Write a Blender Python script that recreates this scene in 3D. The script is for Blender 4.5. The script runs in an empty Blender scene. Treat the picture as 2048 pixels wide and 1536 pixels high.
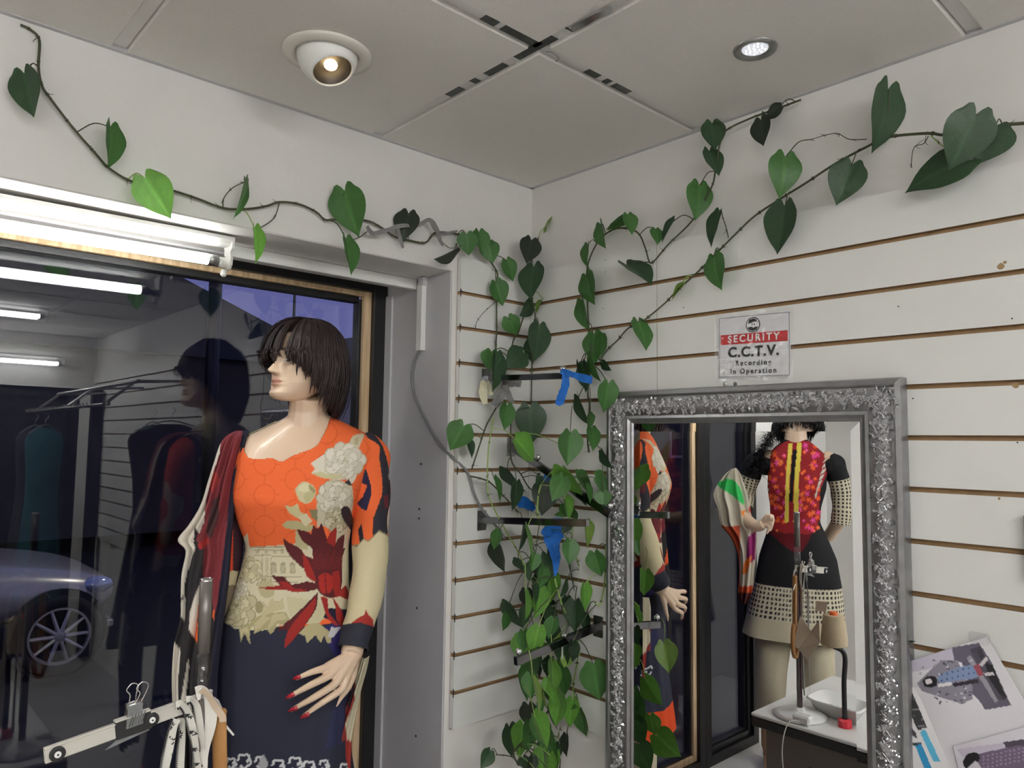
import bpy, bmesh, math, random
import numpy as np
from mathutils import Vector, Matrix
random.seed(7); RNG = np.random.default_rng(7)
S = bpy.context.scene
COL = S.collection
R = math.radians
# ------------------------------------------------------------------ camera, sky, lights, exposure
FPX = 1486.82
CAM = np.array([1.59934, -1.53749, 1.63053])
yaw, pit, rol = 0.8292409, 0.07723669, 0.01312868
_f = np.array([-math.sin(yaw)*math.cos(pit), math.cos(yaw)*math.cos(pit), math.sin(pit)])
_r = np.array([math.cos(yaw), math.sin(yaw), 0.]); _u = np.cross(_r, _f)
CR = math.cos(rol)*_r+math.sin(rol)*_u; CU = -math.sin(rol)*_r+math.cos(rol)*_u; CF = _f
cd = bpy.data.cameras.new('camera'); cam = bpy.data.objects.new('camera', cd); COL.objects.link(cam)
cd.sensor_width = 36; cd.lens = FPX*36/2048; cd.clip_start = .02; cd.clip_end = 200
M = Matrix.Identity(4)
for i in range(3):
    M[i][0] = CR[i]; M[i][1] = CU[i]; M[i][2] = -CF[i]; M[i][3] = CAM[i]
cam.matrix_world = M; S.camera = cam
S.view_settings.view_transform = 'Standard'; S.view_settings.look = 'None'
S.view_settings.gamma = 1; S.view_settings.use_curve_mapping = False
S.view_settings.exposure = 0.30
S.cycles.caustics_reflective = False; S.cycles.caustics_refractive = False
W = bpy.data.worlds.new('sky'); S.world = W; W.use_nodes = True
wn = W.node_tree.nodes; wl = W.node_tree.links
bg = wn['Background']; tc = wn.new('ShaderNodeTexCoord'); sp = wn.new('ShaderNodeSeparateXYZ'); cr = wn.new('ShaderNodeValToRGB')
wl.new(tc.outputs['Generated'], sp.inputs[0]); wl.new(sp.outputs['Z'], cr.inputs[0]); wl.new(cr.outputs[0], bg.inputs[0])
cr.color_ramp.elements[0].position = 0.0; cr.color_ramp.elements[0].color = (.150, .150, .370, 1)
cr.color_ramp.elements[1].position = 0.7; cr.color_ramp.elements[1].color = (.055, .065, .21, 1)
bg.inputs[1].default_value = .85
TUBE_E = 22.0        # strength of the fluorescent tubes
def area(name, loc, size, sy, power, rot=(0, 0, 0), col=(1, 1, 1)):
    l = bpy.data.lights.new(name, 'AREA'); l.shape = 'RECTANGLE'; l.size = size; l.size_y = sy; l.energy = power; l.color = col
    o = bpy.data.objects.new(name, l); COL.objects.link(o); o.location = loc; o.rotation_euler = rot; return o
area('added_car_fill_light', (-3.6, 3.5, 5.2), .5, .5, 70, (0, 0, 0), (1, .97, .92))  # added fill lamp above the road, brightens the parked car
def srgb(r, g, b):
    f = lambda c: (c/255)/12.92 if c/255 <= .04045 else ((c/255+.055)/1.055)**2.4
    return (f(r), f(g), f(b))
# ------------------------------------------------------------------ picture <-> place helpers
def ray(px, py): return CF+CR*(px-1024)/FPX-CU*(py-768)/FPX
def onp(px, py, ax, v):
    d = ray(px, py); t = (v-CAM[ax])/d[ax]; return CAM+d*t
YM = -.035
def refl(px, py, ax, v):                          # where a ray that bounces off the wall mirror meets a plane
    d = ray(px, py); t = (YM-CAM[1])/d[1]; O = CAM+d*t; d = d*np.array([1, -1, 1]); s = (v-O[ax])/d[ax]; return O+d*s
def onplane(px, py, P0, n):
    d = ray(px, py); t = ((P0-CAM)@n)/(d@n); return CAM+d*t
def project(P):
    d = np.asarray(P, float)-CAM; z = d@CF
    return np.stack([1024+FPX*(d@CR)/z, 768-FPX*(d@CU)/z], -1)
# ------------------------------------------------------------------ materials
def mat(name, col, rough=.6, metal=0., noise=0., scale=30., bump=0., bscale=None, attr=False, emit=0., spec=.5, coat=0., alpha=1., sss=0.):
    m = bpy.data.materials.new(name); m.use_nodes = True; n = m.node_tree.nodes; l = m.node_tree.links
    b = n['Principled BSDF']; b.inputs['Roughness'].default_value = rough; b.inputs['Metallic'].default_value = metal
    b.inputs['Specular IOR Level'].default_value = spec; b.inputs['Coat Weight'].default_value = coat
    b.inputs['Base Color'].default_value = (*col, 1)
    src = None
    if attr:
        a = n.new('ShaderNodeAttribute'); a.attribute_name = 'Col'; src = a.outputs['Color']
    t = n.new('ShaderNodeTexCoord')
    if noise > 0:
        x = n.new('ShaderNodeTexNoise'); x.inputs['Scale'].default_value = scale; x.inputs['Detail'].default_value = 4
        l.new(t.outputs['Object'], x.inputs['Vector'])
        mr = n.new('ShaderNodeMapRange'); mr.inputs['From Min'].default_value = .25; mr.inputs['From Max'].default_value = .85
        mr.inputs['To Min'].default_value = 1-noise; mr.inputs['To Max'].default_value = 1+noise*.6; l.new(x.outputs['Fac'], mr.inputs['Value'])
        mx = n.new('ShaderNodeVectorMath'); mx.operation = 'SCALE'
        if src: l.new(src, mx.inputs[0])
        else: mx.inputs[0].default_value = col
        l.new(mr.outputs[0], mx.inputs['Scale']); src = mx.outputs[0]
    if src: l.new(src, b.inputs['Base Color'])
    if bump > 0:
        x = n.new('ShaderNodeTexNoise'); x.inputs['Scale'].default_value = bscale or scale*3; x.inputs['Detail'].default_value = 3
        l.new(t.outputs['Object'], x.inputs['Vector']); bp = n.new('ShaderNodeBump'); bp.inputs['Strength'].default_value = bump
        bp.inputs['Distance'].default_value = .002; l.new(x.outputs['Fac'], bp.inputs['Height']); l.new(bp.outputs[0], b.inputs['Normal'])
    if emit > 0:
        b.inputs['Emission Color'].default_value = (*col, 1); b.inputs['Emission Strength'].default_value = emit
    if alpha < 1: b.inputs['Alpha'].default_value = alpha
    return m
def woodmat(name, c1, c2, axis=2):
    m = mat(name, c1, .6); n = m.node_tree.nodes; l = m.node_tree.links
    t = n.new('ShaderNodeTexCoord'); mp = n.new('ShaderNodeMapping'); s = [60, 60, 60]; s[axis] = 3; mp.inputs['Scale'].default_value = s
    x = n.new('ShaderNodeTexNoise'); x.inputs['Scale'].default_value = 1.5; c = n.new('ShaderNodeValToRGB')
    c.color_ramp.elements[0].color = (*c2, 1); c.color_ramp.elements[1].color = (*c1, 1); c.color_ramp.elements[0].position = .35; c.color_ramp.elements[1].position = .6
    l.new(t.outputs['Object'], mp.inputs[0]); l.new(mp.outputs[0], x.inputs['Vector']); l.new(x.outputs['Fac'], c.inputs[0]); l.new(c.outputs[0], n['Principled BSDF'].inputs['Base Color'])
    return m
MT = {}
MT['wall'] = mat('wall_paint', srgb(226, 224, 220), .75, noise=.05, scale=6, bump=.25, bscale=90)
MT['jamb'] = mat('jamb_paint', srgb(200, 199, 202), .55, noise=.10, scale=5, bump=.2, bscale=60)
MT['tile'] = mat('ceiling_tile_face', srgb(232, 229, 224), .9, noise=.05, scale=220, bump=.6, bscale=420)
MT['bar'] = mat('grid_bar_white', srgb(226, 225, 222), .4, noise=.04, scale=20)
MT['slat'] = mat('slat_melamine', srgb(226, 226, 222), .45, noise=.035, scale=9)
MT['mdf'] = mat('mdf_core', srgb(164, 134, 98), .8, noise=.18, scale=60)
MT['black'] = mat('black_frame_paint', srgb(26, 26, 28), .35, noise=.25, scale=40, bump=.3, bscale=120)
MT['bead'] = woodmat('pale_pine', srgb(226, 198, 160), srgb(196, 165, 125))
MT['white'] = mat('white_plastic', srgb(236, 236, 232), .35)
MT['chrome'] = mat('chrome', srgb(215, 215, 215), .12, 1.)
MT['armchrome'] = mat('chrome_dark_reflections', srgb(120, 120, 122), .14, 1.)  # base colour darkened to carry the dark reflections in the hook arms
MT['chromed'] = mat('dull_chrome', srgb(165, 165, 165), .28, 1., noise=.1)
MT['silver'] = mat('silver_leaf_paint', srgb(158, 158, 160), .34, .85, noise=.22, scale=35, bump=.25, bscale=90)
MT['silverhi'] = mat('silver_relief_paint', srgb(222, 222, 224), .22, .9)
MT['grey'] = mat('grey_plastic', srgb(120, 120, 122), .5)
MT['rubber'] = mat('black_rubber', srgb(22, 22, 24), .5)
MT['floor'] = mat('floor_vinyl', srgb(176, 172, 168), .4, noise=.15, scale=4)
MT['skin'] = mat('mannequin_skin', srgb(226, 196, 166), .33, attr=True, coat=.25, noise=.03, scale=14)
MT['cloth'] = mat('printed_cloth', (1, 1, 1), .8, attr=True, noise=.05, scale=500, bump=.25, bscale=900, spec=.25)
MT['leafcol'] = None
MT['twine'] = mat('grey_twine', srgb(128, 126, 126), .8, noise=.2, scale=80)
MT['blue'] = mat('blue_ribbon_cloth', srgb(14, 100, 185), .7, noise=.12, scale=60, bump=.3, bscale=200)
MT['tan'] = mat('kraft_tan', srgb(176, 128, 76), .6, noise=.15, scale=30)
MT['darkcloth'] = mat('dark_garment_cloth', srgb(52, 50, 54), .9, noise=.2, scale=12)
MT['tealcloth'] = mat('teal_garment_cloth', srgb(40, 90, 100), .9, noise=.2, scale=12)
MT['redcloth'] = mat('wine_garment_cloth', srgb(120, 40, 50), .9, noise=.2, scale=12)
MT['paper'] = mat('paper', (1, 1, 1), .55, attr=True)
MT['vcol'] = mat('painted_surface', (1, 1, 1), .5, attr=True)
def emis(name, col, s):
    m = bpy.data.materials.new(name); m.use_nodes = True; n = m.node_tree.nodes; n.remove(n['Principled BSDF'])
    e = n.new('ShaderNodeEmission'); e.inputs[0].default_value = (*col, 1); e.inputs[1].default_value = s
    m.node_tree.links.new(e.outputs[0], n['Material Output'].inputs[0]); return m
MT['tube'] = emis('fluorescent_glow', (1, 1, .97), TUBE_E)
MT['roomtube'] = emis('room_fluorescent_glow', (1, 1, 1), 70.)
MT['warm'] = emis('warm_bulb_glow', (1, .72, .38), 7.)
MT['led'] = emis('led_glow', (.93, .95, 1), .62)
MT['ledcore'] = emis('led_points', (.96, .97, 1), 2.2)
def glassmat(name, tint=(1, 1, 1), f0=.04, rough=0.):
    m = bpy.data.materials.new(name); m.use_nodes = True; n = m.node_tree.nodes; l = m.node_tree.links; n.remove(n['Principled BSDF'])
    g = n.new('ShaderNodeNewGeometry'); d = n.new('ShaderNodeVectorMath'); d.operation = 'DOT_PRODUCT'
    l.new(g.outputs['Incoming'], d.inputs[0]); l.new(g.outputs['Normal'], d.inputs[1])
    a = n.new('ShaderNodeMath'); a.operation = 'ABSOLUTE'; l.new(d.outputs['Value'], a.inputs[0])
    s = n.new('ShaderNodeMath'); s.operation = 'SUBTRACT'; s.inputs[0].default_value = 1; l.new(a.outputs[0], s.inputs[1])
    p = n.new('ShaderNodeMath'); p.operation = 'POWER'; p.inputs[1].default_value = 5; l.new(s.outputs[0], p.inputs[0])
    q = n.new('ShaderNodeMath'); q.operation = 'MULTIPLY_ADD'; q.inputs[1].default_value = 1-f0; q.inputs[2].default_value = f0; l.new(p.outputs[0], q.inputs[0])
    t = n.new('ShaderNodeBsdfTransparent'); t.inputs[0].default_value = (*tint, 1)
    gl = n.new('ShaderNodeBsdfGlossy'); gl.inputs['Roughness'].default_value = rough
    mx = n.new('ShaderNodeMixShader'); l.new(q.outputs[0], mx.inputs[0]); l.new(t.outputs[0], mx.inputs[1]); l.new(gl.outputs[0], mx.inputs[2])
    l.new(mx.outputs[0], n['Material Output'].inputs[0]); return m
MT['glass'] = glassmat('window_pane_glass', (.93, .95, .97), .068)
MT['clear'] = glassmat('clear_sleeve_plastic', (.97, .97, .97), .05, .16)
mm = mat('mirror_silvering', (.90, .91, .92), 0., 1.); MT['mirror'] = mm
# ------------------------------------------------------------------ mesh helpers
def link(o, parent=None):
    COL.objects.link(o)
    if parent is not None: o.parent = parent
    return o
def mesh(name, V, F, m, parent=None, smooth=False, cols=None, mats=None, fm=None):
    me = bpy.data.meshes.new(name); me.from_pydata([tuple(map(float, v)) for v in V], [], [tuple(map(int, f)) for f in F])
    for q in (mats or [m]): me.materials.append(q)
    if fm is not None: me.polygons.foreach_set('material_index', np.array(fm, np.int32))
    if smooth: me.polygons.foreach_set('use_smooth', [True]*len(me.polygons))
    if cols is not None:
        ca = me.color_attributes.new('Col', 'FLOAT_COLOR', 'POINT'); c = np.ones((len(V), 4), np.float32); c[:, :3] = cols
        ca.data.foreach_set('color', c.ravel())
    me.update()
    return link(bpy.data.objects.new(name, me), parent)
class MB:
    def __init__(s): s.V = []; s.F = []; s.fm = []
    def add(s, V, F, k=0):
        o = len(s.V); s.V += [tuple(v) for v in V]; s.F += [tuple(i+o for i in f) for f in F]; s.fm += [k]*len(F); return s
    def box(s, a, b, k=0, c=0.):
        (x0, y0, z0), (x1, y1, z1) = np.minimum(a, b), np.maximum(a, b)
        if c > 0:
            V = []; F = []
            bm = bmesh.new(); bmesh.ops.create_cube(bm, size=1)
            for v in bm.verts: v.co = Vector(((x0+x1)/2+v.co.x*(x1-x0), (y0+y1)/2+v.co.y*(y1-y0), (z0+z1)/2+v.co.z*(z1-z0)))
            bmesh.ops.bevel(bm, geom=bm.edges[:], offset=c, segments=1, affect='EDGES')
            bm.verts.index_update(); V = [v.co[:] for v in bm.verts]; F = [[v.index for v in f.verts] for f in bm.faces]; bm.free()
            return s.add(V, F, k)
        V = [(x0, y0, z0), (x1, y0, z0), (x1, y1, z0), (x0, y1, z0), (x0, y0, z1), (x1, y0, z1), (x1, y1, z1), (x0, y1, z1)]
        return s.add(V, [(0, 3, 2, 1), (4, 5, 6, 7), (0, 1, 5, 4), (1, 2, 6, 5), (2, 3, 7, 6), (3, 0, 4, 7)], k)
    def tube(s, pts, rad, n=8, k=0, cap=True, flat=None):
        P = [Vector(p) for p in pts]; m = len(P); rads = rad if hasattr(rad, '__len__') else [rad]*m
        T = [(P[min(i+1, m-1)]-P[max(i-1, 0)]).normalized() for i in range(m)]
        N = T[0].orthogonal().normalized(); V = []; F = []
        for i in range(m):
            N = (N-T[i]*N.dot(T[i])); N = N.normalized() if N.length > 1e-6 else T[i].orthogonal().normalized(); B = T[i].cross(N)
            for j in range(n):
                a = 2*math.pi*j/n; V.append(tuple(P[i]+(N*math.cos(a)+B*math.sin(a)*(flat or 1))*rads[i]))
        for i in range(m-1):
            for j in range(n): F.append((i*n+j, i*n+(j+1) % n, (i+1)*n+(j+1) % n, (i+1)*n+j))
        if cap: F.append(tuple(range(n))[::-1]); F.append(tuple((m-1)*n+j for j in range(n)))
        return s.add(V, F, k)
    def lathe(s, prof, c, axis=(0, 0, 1), n=24, k=0, close=True):
        A = Vector(axis).normalized(); X = A.orthogonal().normalized(); Y = A.cross(X); c = Vector(c); V = []; F = []
        for r, h in prof:
            for j in range(n):
                a = 2*math.pi*j/n; V.append(tuple(c+A*h+(X*math.cos(a)+Y*math.sin(a))*r))
        for i in range(len(prof)-1):
            for j in range(n): F.append((i*n+j, i*n+(j+1) % n, (i+1)*n+(j+1) % n, (i+1)*n+j))
        if close: F.append(tuple(range(n))[::-1]); F.append(tuple((len(prof)-1)*n+j for j in range(n)))
        return s.add(V, F, k)
    def ball(s, c, r, n=12, k=0, sc=(1, 1, 1)):
        V = []; F = []; c = np.array(c, float)
        for i in range(n//2+1):
            t = math.pi*i/(n//2)
            for j in range(n):
                a = 2*math.pi*j/n; V.append(tuple(c+r*np.array(sc)*np.array([math.sin(t)*math.cos(a), math.sin(t)*math.sin(a), math.cos(t)])))
        for i in range(n//2):
            for j in range(n): F.append((i*n+j, (i+1)*n+j, (i+1)*n+(j+1) % n, i*n+(j+1) % n))
        return s.add(V, F, k)
    def ribbon(s, pts, wid, th=.0006, k=0, wdir=None):        # a flat strip with real thickness along a path
        P = [np.array(p, float) for p in pts]; m = len(P); V = []; F = []
        for i in range(m):
            t = P[min(i+1, m-1)]-P[max(i-1, 0)]; t /= np.linalg.norm(t)+1e-9
            w = wdir[i] if isinstance(wdir, list) else (np.array(wdir) if wdir is not None else CR)
            w = np.array(w, float); w = w-t*(w@t); w /= np.linalg.norm(w)+1e-9; nn = np.cross(t, w)
            ww = wid[i] if hasattr(wid, '__len__') else wid
            for a, b in ((-1, -1), (1, -1), (1, 1), (-1, 1)): V.append(P[i]+w*ww/2*a+nn*th/2*b)
        for i in range(m-1):
            for j in range(4): F.append((i*4+j, i*4+(j+1) % 4, (i+1)*4+(j+1) % 4, (i+1)*4+j))
        F += [(3, 2, 1, 0), tuple((m-1)*4+j for j in range(4))]
        return s.add(V, F, k)
    def build(s, name, m, parent=None, smooth=False, cols=None):
        mats = m if isinstance(m, list) else [m]
        o = mesh(name, s.V, s.F, mats[0], parent, smooth, cols, mats, s.fm)
        return o
def autosm(o, ang=35):
    me = o.data; me.polygons.foreach_set('use_smooth', [True]*len(me.polygons))
    bm = bmesh.new(); bm.from_mesh(me); a = R(ang)
    for e in bm.edges:
        if len(e.link_faces) == 2 and e.calc_face_angle(0) > a: e.smooth = False
    bm.to_mesh(me); bm.free(); return o
def tag(o, label=None, cat=None, group=None, kind=None):
    if label: o['label'] = label
    if cat: o['category'] = cat
    if group: o['group'] = group
    if kind: o['kind'] = kind
    return o
def thing(name, label, cat, loc=(0, 0, 0), group=None):
    o = bpy.data.objects.new(name, None); COL.objects.link(o); o.location = loc; o.empty_display_size = .05
    bpy.context.view_layer.update()
    return tag(o, label, cat, group)
def own(o, root):                                          # parent a part that was built in place
    o.parent = root; o.matrix_parent_inverse = Matrix.Translation(-Vector(root.location)) if root.parent is None else Matrix.Identity(4); return o
def struct(name): 
    o = bpy.data.objects.new(name, None); COL.objects.link(o); o['kind'] = 'structure'; return o
def bez(pts, n=8):                                         # Catmull-Rom through the points
    P = [np.array(p, float) for p in pts]; out = []
    for i in range(len(P)-1):
        a, b, c, d = P[max(i-1, 0)], P[i], P[i+1], P[min(i+2, len(P)-1)]
        for k in range(n):
            t = k/n; out.append(.5*((2*b)+(-a+c)*t+(2*a-5*b+4*c-d)*t*t+(-a+3*b-3*c+d)*t**3))
    out.append(P[-1]); return out
def inpoly(P, poly):
    x, y = P[:, 0], P[:, 1]; q = np.array(poly, float); r = np.zeros(len(P), bool); j = len(q)-1
    for i in range(len(q)):
        xi, yi, xj, yj = q[i, 0], q[i, 1], q[j, 0], q[j, 1]
        c = ((yi > y) != (yj > y)) & (x < (xj-xi)*(y-yi)/((yj-yi) if abs(yj-yi) > 1e-9 else 1e-9)+xi)
        r ^= c; j = i
    return r
def smoothpoly(poly, n=5): 
    p = list(poly)+[poly[0]]; return [tuple(q) for q in bez(p, n)]
# ------------------------------------------------------------------ room shell
XE, YE, H = 4.25, -3.1, 2.40
JY, HZ, WX, GX = -.300, 2.096, -.332, -.356
YEND = -2.72
fl = MB().box((-.33, YE, -.05), (XE, 0, 0)).build('floor', MT['floor']); tag(fl, kind='structure')
fl['label'] = 'grey vinyl floor of the shop'
wr = struct('wall_right'); MB().box((-.36, 0, 0), (XE, .12, H+.1)).build('plaster', MT['wall'], wr)
wb = MB().box((-.36, YE-.12, 0), (XE, YE, H+.1)).build('wall_back', MT['wall']); tag(wb, kind='structure')
wf = struct('wall_far'); wfb = MB()
wfb.box((XE, YE, 0), (XE+.12, -1.25, H+.1)); wfb.box((XE, -.1, 0), (XE+.12, 0, H+.1)); wfb.box((XE, -1.25, 2.0), (XE+.12, -.1, H+.1)); wfb.build('plaster', MT['wall'], wf)
dr = struct('door_1'); MB().box((XE+.02, -1.25, 0), (XE+.08, -1.17, 2.)).build('door_post', MT['black'], dr); MB().box((XE+.02, -.18, 0), (XE+.08, -.1, 2.)).build('door_post', MT['black'], dr)
MB().box((XE+.02, -1.17, 1.92), (XE+.08, -.18, 2.)).build('door_head', MT['black'], dr); MB().box((XE+.03, -1.17, 0), (XE+.05, -.18, 1.92)).build('door_leaf', MT['rubber'], dr)
tag(MB().box((XE+.3, -1.5, 0), (XE+.32, .1, 2.2)).build('trim_2', MT['rubber']), kind='structure')
# window wall: header, two piers
wlft = struct('wall_left')
c = .022
V = []; prof = [(WX-.05, HZ), (-.003, HZ), (0, HZ+.003), (0, H+.1), (WX-.05, H+.1)]
hd = MB(); Y0, Y1 = YEND, JY
n = len(prof); VV = [(x, y, z) for y in (Y0, Y1) for x, z in prof]
hd.add(VV, [tuple(range(n)), tuple(range(n, 2*n))[::-1]]+[(i, (i+1) % n+0, n+(i+1) % n, n+i)[::-1] for i in range(n)]); hd.build('window_header', MT['wall'], wlft)
MB().box((WX-.05, JY, 0), (0, 0, H+.1)).build('pier', [MT['wall']], wlft)
MB().box((WX-.05, YE, 0), (0, YEND, H+.1)).build('pier', [MT['wall']], wlft)
# painted lining of the reveal (own colour: greyer gloss paint)
MB().box((WX, JY-.004, .2), (-.002, JY, HZ), c=.0015).build('jamb_lining', MT['jamb'], wlft)
MB().box((WX, JY-.012, .2), (-.278, JY-.004, HZ-.03), c=.002).build('jamb_bead', MT['jamb'], wlft)
MB().box((-.275, JY, HZ-.006), (-.245, YEND, HZ), c=.002).build('head_bead', MT['jamb'], wlft)
hl = MB()
for q in ((842, 928), (839, 1018), (838, 1037), (834, 1216), (832, 1472), (764, 646)):
    P = onp(*q, 1, JY-.004); hl.lathe([(.0032, 0), (.0032, .001)], (P[0], JY-.0052, P[2]), (0, 1, 0), 10)
hl.build('screw_hole', MT['rubber'], wlft)
# window plinth
pl = MB().box((WX-.02, YEND, 0), (.30, JY+.0, .2), c=.004).build('trim_1', MT['wall']); tag(pl, kind='structure'); pl['label'] = 'low white display plinth inside the shop window'
def frame_window(name, ya, yb, zb, zt, bead=True):               # ya > yb
    w = struct(name); K = MT['black']
    # outer frame, pine bead, inner frame for each side
    for (a, b, d, x0, x1, nm, mt) in ((0, .045, .050, WX-.025, WX+.02, 'outer_frame', K), (.045, .071, .0, WX-.02, WX+.004, 'pine_bead' if bead else 'middle_frame', MT['bead'] if bead else K), (0.071, .081, .0, GX-.02, WX-.008, 'inner_frame', K)):
        MB().box((x0, ya-b, zb+a), (x1, ya-a, zt-a), c=.0015).build(nm, mt, w)
        MB().box((x0, yb+a, zb+a), (x1, yb+b, zt-a), c=.0015).build(nm, mt, w)
        za, zb_ = {0: (0, .048), .045: (.048, .063)}.get(a, (.063, b)); MB().box((x0, yb+b, zt-zb_), (x1, ya-b, zt-za), c=.0015).build(nm, mt, w)
        MB().box((x0, yb+b, zb+a), (x1, ya-b, zb+b), c=.0015).build(nm, mt, w)
    g = MB().box((GX-.006, yb+.08, zb+.08), (GX, ya-.08, zt-.08)).build('pane', MT['glass'], w)
    return w
w1 = frame_window('window_1', JY-.006, -1.475, .2, HZ+.026)
w2 = frame_window('window_2', -1.475, -1.93, .2, HZ+.026, False)
MB().box((WX-.05, YEND, .2), (WX+.01, -1.931, HZ)).build('recess_panel', MT['wall'], wlft)
# ceiling: grid bars + tiles
ce = struct('ceiling'); T1X, T1Y, BW = .5823, .5448, .024
MB().box((-.36, YE, H+.05), (XE, 0, H+.1)).build('roof_slab', MT['wall'], ce)
xs = [0]+[T1X+.6*i for i in range(8) if T1X+.6*i < XE]+[XE]; ys = [0]+[T1Y+.6*i for i in range(6) if T1Y+.6*i < -YE]+[-YE]
tcache = {}
for i in range(len(xs)-1):
    for j in range(len(ys)-1):
        x0 = xs[i]+(BW if i else .004); x1 = xs[i+1]-(.004 if i == len(xs)-2 else 0); y0 = ys[j]+(BW if j else .004); y1 = ys[j+1]-(.004 if j == len(ys)-2 else 0)
        if x1-x0 < .05 or y1-y0 < .05: continue
        dz = random.uniform(-.0008, .0008)
        key = (round(x1-x0, 4), round(y1-y0, 4))
        if key not in tcache:
            o = MB().box((-(x1-x0)/2+.0015, -(y1-y0)/2+.0015, 0), ((x1-x0)/2-.0015, (y1-y0)/2-.0015, .014), c=.003).build('ceiling_tile', MT['tile'], ce); tcache[key] = o.data
        else: o = link(bpy.data.objects.new('ceiling_tile', tcache[key]), ce)
        o.location = ((x0+x1)/2, -(y0+y1)/2, H+dz)
for x in xs[1:-1]: MB().box((x, YE, H+.007), (x+BW, 0, H+.012)).build('grid_bar', MT['bar'], ce)
for y in ys[1:-1]: MB().box((0, -y-BW, H+.0071), (XE, -y, H+.0121)).build('grid_bar', MT['bar'], ce)
MB().box((0, -.012, H-.0015), (XE, 0, H+.012)).build('wall_angle', MT['jamb'], ce); MB().box((0, YE, H-.0015), (.012, 0, H+.012)).build('wall_angle', MT['jamb'], ce)  # edge trim, its grey standing in for the shadow line at the ceiling
# worn-off patches of the bars, where bright steel shows
wn_ = MB()
def patch(axis, t0, t1, w0=.001, w1=.023):
    if axis == 'x': wn_.box((t0, -T1Y-w1, H+.0058), (t1, -T1Y-w0, H+.0069))
    else: wn_.box((T1X+w0, -t1, H+.0058), (T1X+w1, -t0, H+.0069))
def alongx(px, py): return onp(px, py, 2, H+.006)[0]
def alongy(px, py): return -onp(px, py, 2, H+.006)[1]
steel = mat('worn_steel', srgb(105, 106, 106), .35, .9, noise=.3, scale=60)
for a, b in (((985, 155), (1022, 134)), ((952, 168), (962, 162)), ((1036, 118), (1115, 78)), ((1140, 62), (1142, 60)), ((905, 195), (932, 180))):
    patch('x', alongx(*a), alongx(*b))
for a, b in (((1000, 58), (1068, 97)), ((965, 35), (992, 50)), ((1165, 145), (1188, 158)), ((1203, 163), (1213, 168)), ((1222, 172), (1252, 188))):
    patch('y', min(alongy(*a), alongy(*b)), max(alongy(*a), alongy(*b)))
wn_.build('worn_patch', steel, ce)
pt = [onp(x, y, 2, H-z_) for x, y, z_ in ((1143, 60, -.003), (1158, 52, .004), (1176, 42, .010), (1195, 32, .012), (1212, 26, .008), (1224, 19, -.002))]
tag(autosm(MB().ribbon(bez(pt, 5), [.003]+[.011]*24+[.004], .0008, wdir=[np.array([.3, -1, .5])]*26).build('peeling_foil', MT['chromed']), 30), 'strip of grey foil peeling off the ceiling grid bar near the top edge', 'foil')
pt = [onp(x, y, 2, H-z_) for x, y, z_ in ((1092, 103, -.004), (1106, 106, .004), (1118, 117, .010), (1112, 123, .004))]
tag(MB().tube(bez(pt, 5), .0014, 6).build('foil_curl', MT['chromed'], None, True), 'small curled foil loop beside the crossing of the ceiling grid bars', 'foil')
# slatwall panels: every slat is a board of its own
PZ, G1, P_ = 2.134, 2.0409, .0971
def slats(wall, u0s, put):
    for k in range(13):
        zt = PZ if k == 0 else G1-(k-1)*P_-.0098
        zb = G1-k*P_
        for a, b in u0s:
            mb = MB(); put(mb, a, b, zb, zt); mb.build('slat', [MT['slat'], MT['mdf']], wall)
def slabR(mb, a, b, zb, zt):
    (x0, y0, z0), (x1, y1, z1) = (a, -.018, zb), (b, -.004, zt)
    V = [(x0, y0, z0), (x1, y0, z0), (x1, y1, z0), (x0, y1, z0), (x0, y0, z1), (x1, y0, z1), (x1, y1, z1), (x0, y1, z1)]
    mb.add(V, [(0, 3, 2, 1), (4, 5, 6, 7), (1, 2, 6, 5), (2, 3, 7, 6), (3, 0, 4, 7)], 1); mb.add([V[0], V[1], V[5], V[4]], [(0, 1, 2, 3)], 0)
    if zt == PZ: mb.fm[1] = 0
def slabL(mb, a, b, zb, zt):
    V = [(.018, -b, zb), (.018, -a, zb), (.018, -a, zt), (.018, -b, zt), (.004, -b, zb), (.004, -a, zb), (.004, -a, zt), (.004, -b, zt)]
    mb.add(V[:4], [(0, 1, 2, 3)], 0); mb.add(V, [(4, 5, 1, 0), (3, 2, 6, 7), (5, 4, 7, 6), (1, 5, 6, 2)], 1); mb.add([V[4], V[0], V[3], V[7]], [(0, 1, 2, 3)], 0)
    if zt == PZ: mb.fm[2] = 0
MB().box((.018, -.006, .872), (4.24, -.0005, PZ-.002)).build('slat_core', MT['mdf'], wr)
slats(wr, [(.0185, .4772), (.4782, 1.65), (1.651, 3.2), (3.201, 4.24)], slabR)
MB().box((.0005, -.2815, .872), (.006, -.0005, PZ-.002)).build('slat_core', MT['mdf'], wlft)
slats(wlft, [(.0185, .284)], slabL)
gc = MB()                                            # little black edge seals at the open groove ends
for k in range(12):
    z = G1-k*P_; gc.box((.0175, -.2852, z-.016), (.0195, -.2835, z+.006)); gc.tube([(.019, -.284, z+.004), (.0192, -.281, z-.001), (.0192, -.276, z-.003)], .0007, 5)
gc.build('groove_end_seal', MT['rubber'], wlft)
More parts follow.
